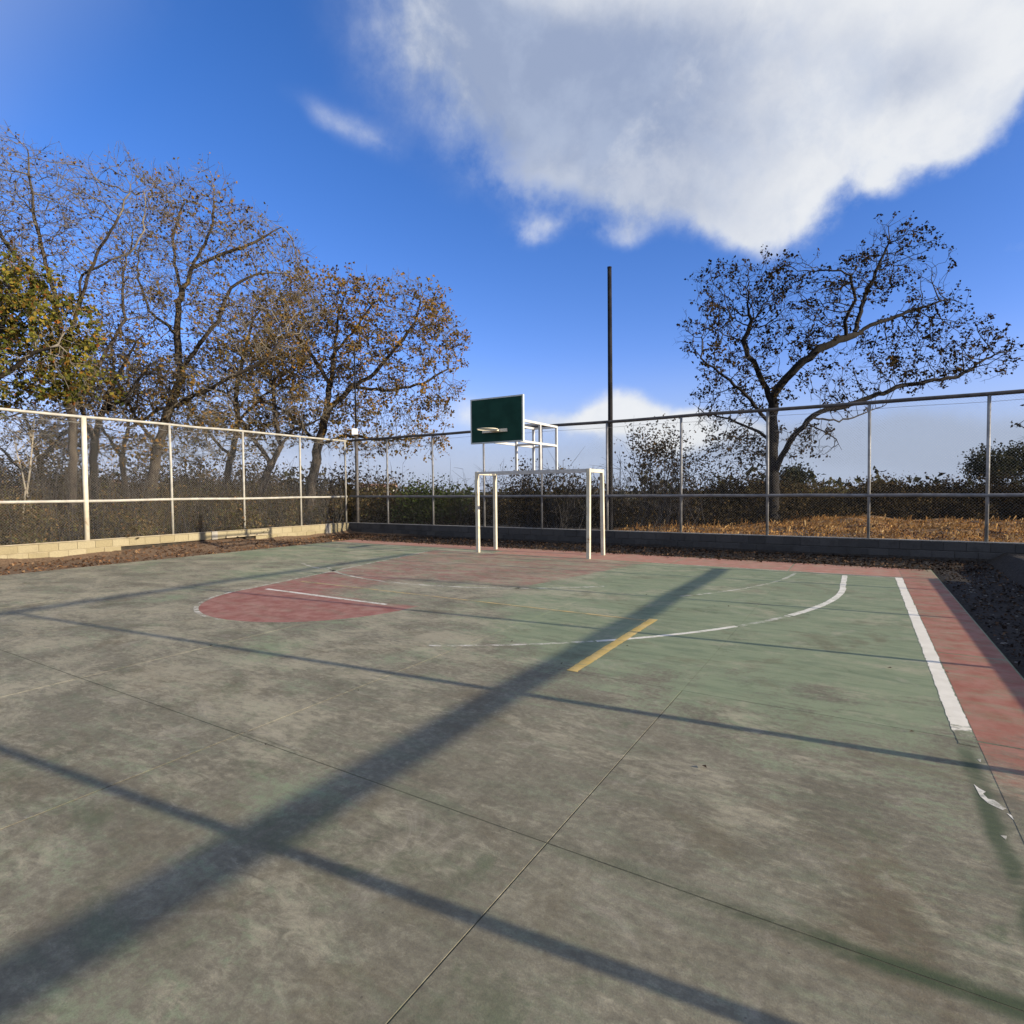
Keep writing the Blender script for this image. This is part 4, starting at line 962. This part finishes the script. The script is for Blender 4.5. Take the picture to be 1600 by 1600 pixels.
# ------------------------------------------------------------------ litter, straw, stones
def flat_leaves(pts, size, r, tilt=.35):
    n = len(pts); a = r.normal(size=(n, 3)); a[:, 2] *= tilt; a /= np.linalg.norm(a, axis=1)[:, None]
    up = np.array([0, 0, 1.])+r.normal(size=(n, 3))*tilt; b = np.cross(up, a); b /= np.linalg.norm(b, axis=1)[:, None]
    s = (size*r.uniform(.5, 1.3, n))[:, None]; c = np.array([0, 0, 1.])*s*.22
    return np.stack([pts-a*s*.5, pts+b*s*.32+c, pts+a*s*.5+c*.3, pts-b*s*.32+c], 1)
def blades(pts, size, r):
    n = len(pts); v = r.normal(size=(n, 3))*.6+np.array([0, 0, 1.]); s = (size*r.uniform(.4, 1.3, n))[:, None]; t = pts+v*s
    w = np.cross(v, r.normal(size=(n, 3))); w /= np.linalg.norm(w, axis=1)[:, None]; w = w*.008
    return np.stack([pts-w, pts+w, t+w*.3+np.array([.03, 0, -.02]), t-w*.3], 1)
def scatter(n, fx, fy, dz=.01):
    x = fx(n); y = fy(n); return np.array([(a, c, ground_h(a, c)+dz) for a, c in zip(x, y)])
U = r.uniform
m = MB(); m.quads(flat_leaves(scatter(2600, lambda n: U(-16.85, -14.66, n)-.0, lambda n: U(0, 15.4, n), .015), .075, r))
tag(m.build('fallen_leaves', L_litter), 'rusty fallen leaves along the foot of the cream wall', kind='stuff')
yy = lambda n: 13.78+1.8*U(0, 1, n)**1.1
m = MB(); m.quads(flat_leaves(scatter(6500, lambda n: U(-16.8, 2.4, n), yy, .015), .07, r))
e = np.array([(U(-14, 1.1), 13.72-abs(r.normal())*.16, .012) for _ in range(900)]); m.quads(flat_leaves(e, .06, r, .15))
tag(m.build('fallen_leaves', L_litterdark), 'dark fallen leaves strewn before the back wall', kind='stuff')
m = MB(); m.quads(flat_leaves(scatter(3000, lambda n: U(1.2, 2.48, n), lambda n: U(0, 13.8, n), .012), .05, r))
tag(m.build('fallen_leaves', L_litterdark), 'dark leaf crumbs on the shaded soil right of the court', kind='stuff')
pp = scatter(34000, lambda n: -7+18*U(0, 1, n)**.85, lambda n: 15.85+12*U(0, 1, n)**1.3, .03)
keepm = np.array([fbm(a, c, .9)+.25*fbm(a, c, 3.1) > -.22+.05*r.normal() for a, c in pp[:, :2]]); dk_ = pp[~keepm]; pp = pp[keepm]; r.shuffle(pp); nb = int(len(pp)*.75)
m = MB(); m.quads(flat_leaves(dk_, .08, r, .6)); tag(m.build('fallen_leaves', L_litter), 'brown fallen leaves between the golden patches behind the back wall', kind='stuff')
m = MB(); m.quads(flat_leaves(pp[:nb], .07, r, .6)); q = blades(pp[nb:], .09, r); m.quads(q)
tag(m.build('dry_grass', L_straw), 'golden dry grass and leaves on the mound behind the back wall', kind='stuff')
# a few single leaves lying on the court
m = MB(); xs = []
for px, py in ((1218, 942), (800, 1003), (1138, 948), (1390, 1045), (1425, 1145), (415, 1165), (755, 918), (878, 1038), (1480, 1052), (980, 1010), (640, 985), (330, 1010), (1100, 1200), (1010, 930), (560, 1080)):
    d = ray(px, py); t = -CAM_H/d[2]; p = CAM+d*t; xs.append((p[0], p[1], .008))
m.quads(flat_leaves(np.array(xs), .042, r, .12)); tag(m.build('fallen_leaves', L_litterdark), 'single dry leaves scattered on the court floor', kind='stuff')
# stones on the dark soil
def pebble(sd):
    rr = np.random.RandomState(sd); V = []; Fc = []
    for k, (z, q) in enumerate(((-.4, .5), (0, 1), (.35, .75))):
        for i in range(6): a = i*math.pi/3+k*.5; V.append((q*math.cos(a)*rr.uniform(.8, 1.2), q*math.sin(a)*rr.uniform(.7, 1.1), z*.9*rr.uniform(.8, 1.1)))
    V.append((0, 0, .5)); V.append((0, 0, -.5))
    for k in range(2):
        for i in range(6): j = (i+1) % 6; Fc.append((k*6+i, k*6+j, k*6+6+j, k*6+6+i))
    for i in range(6): Fc.append((12+i, 12+(i+1) % 6, 18)); Fc.append(((i+1) % 6, i, 19))
    return np.array(V), Fc
m = MB()
for k in range(520):
    V, Fc = pebble(k % 17); x = U(1.22, 2.46); y = U(.5, 13.7) if k % 3 else U(13.75, 15.5)
    if not k % 3: x = U(-16, 2.4)
    m.add(V*U(.006, .024)+np.array([x, y, ground_h(x, y)+.004]), Fc)
tag(m.build('pebbles', M_stone), 'small grey pebbles on the dark soil beside the court', kind='stuff')
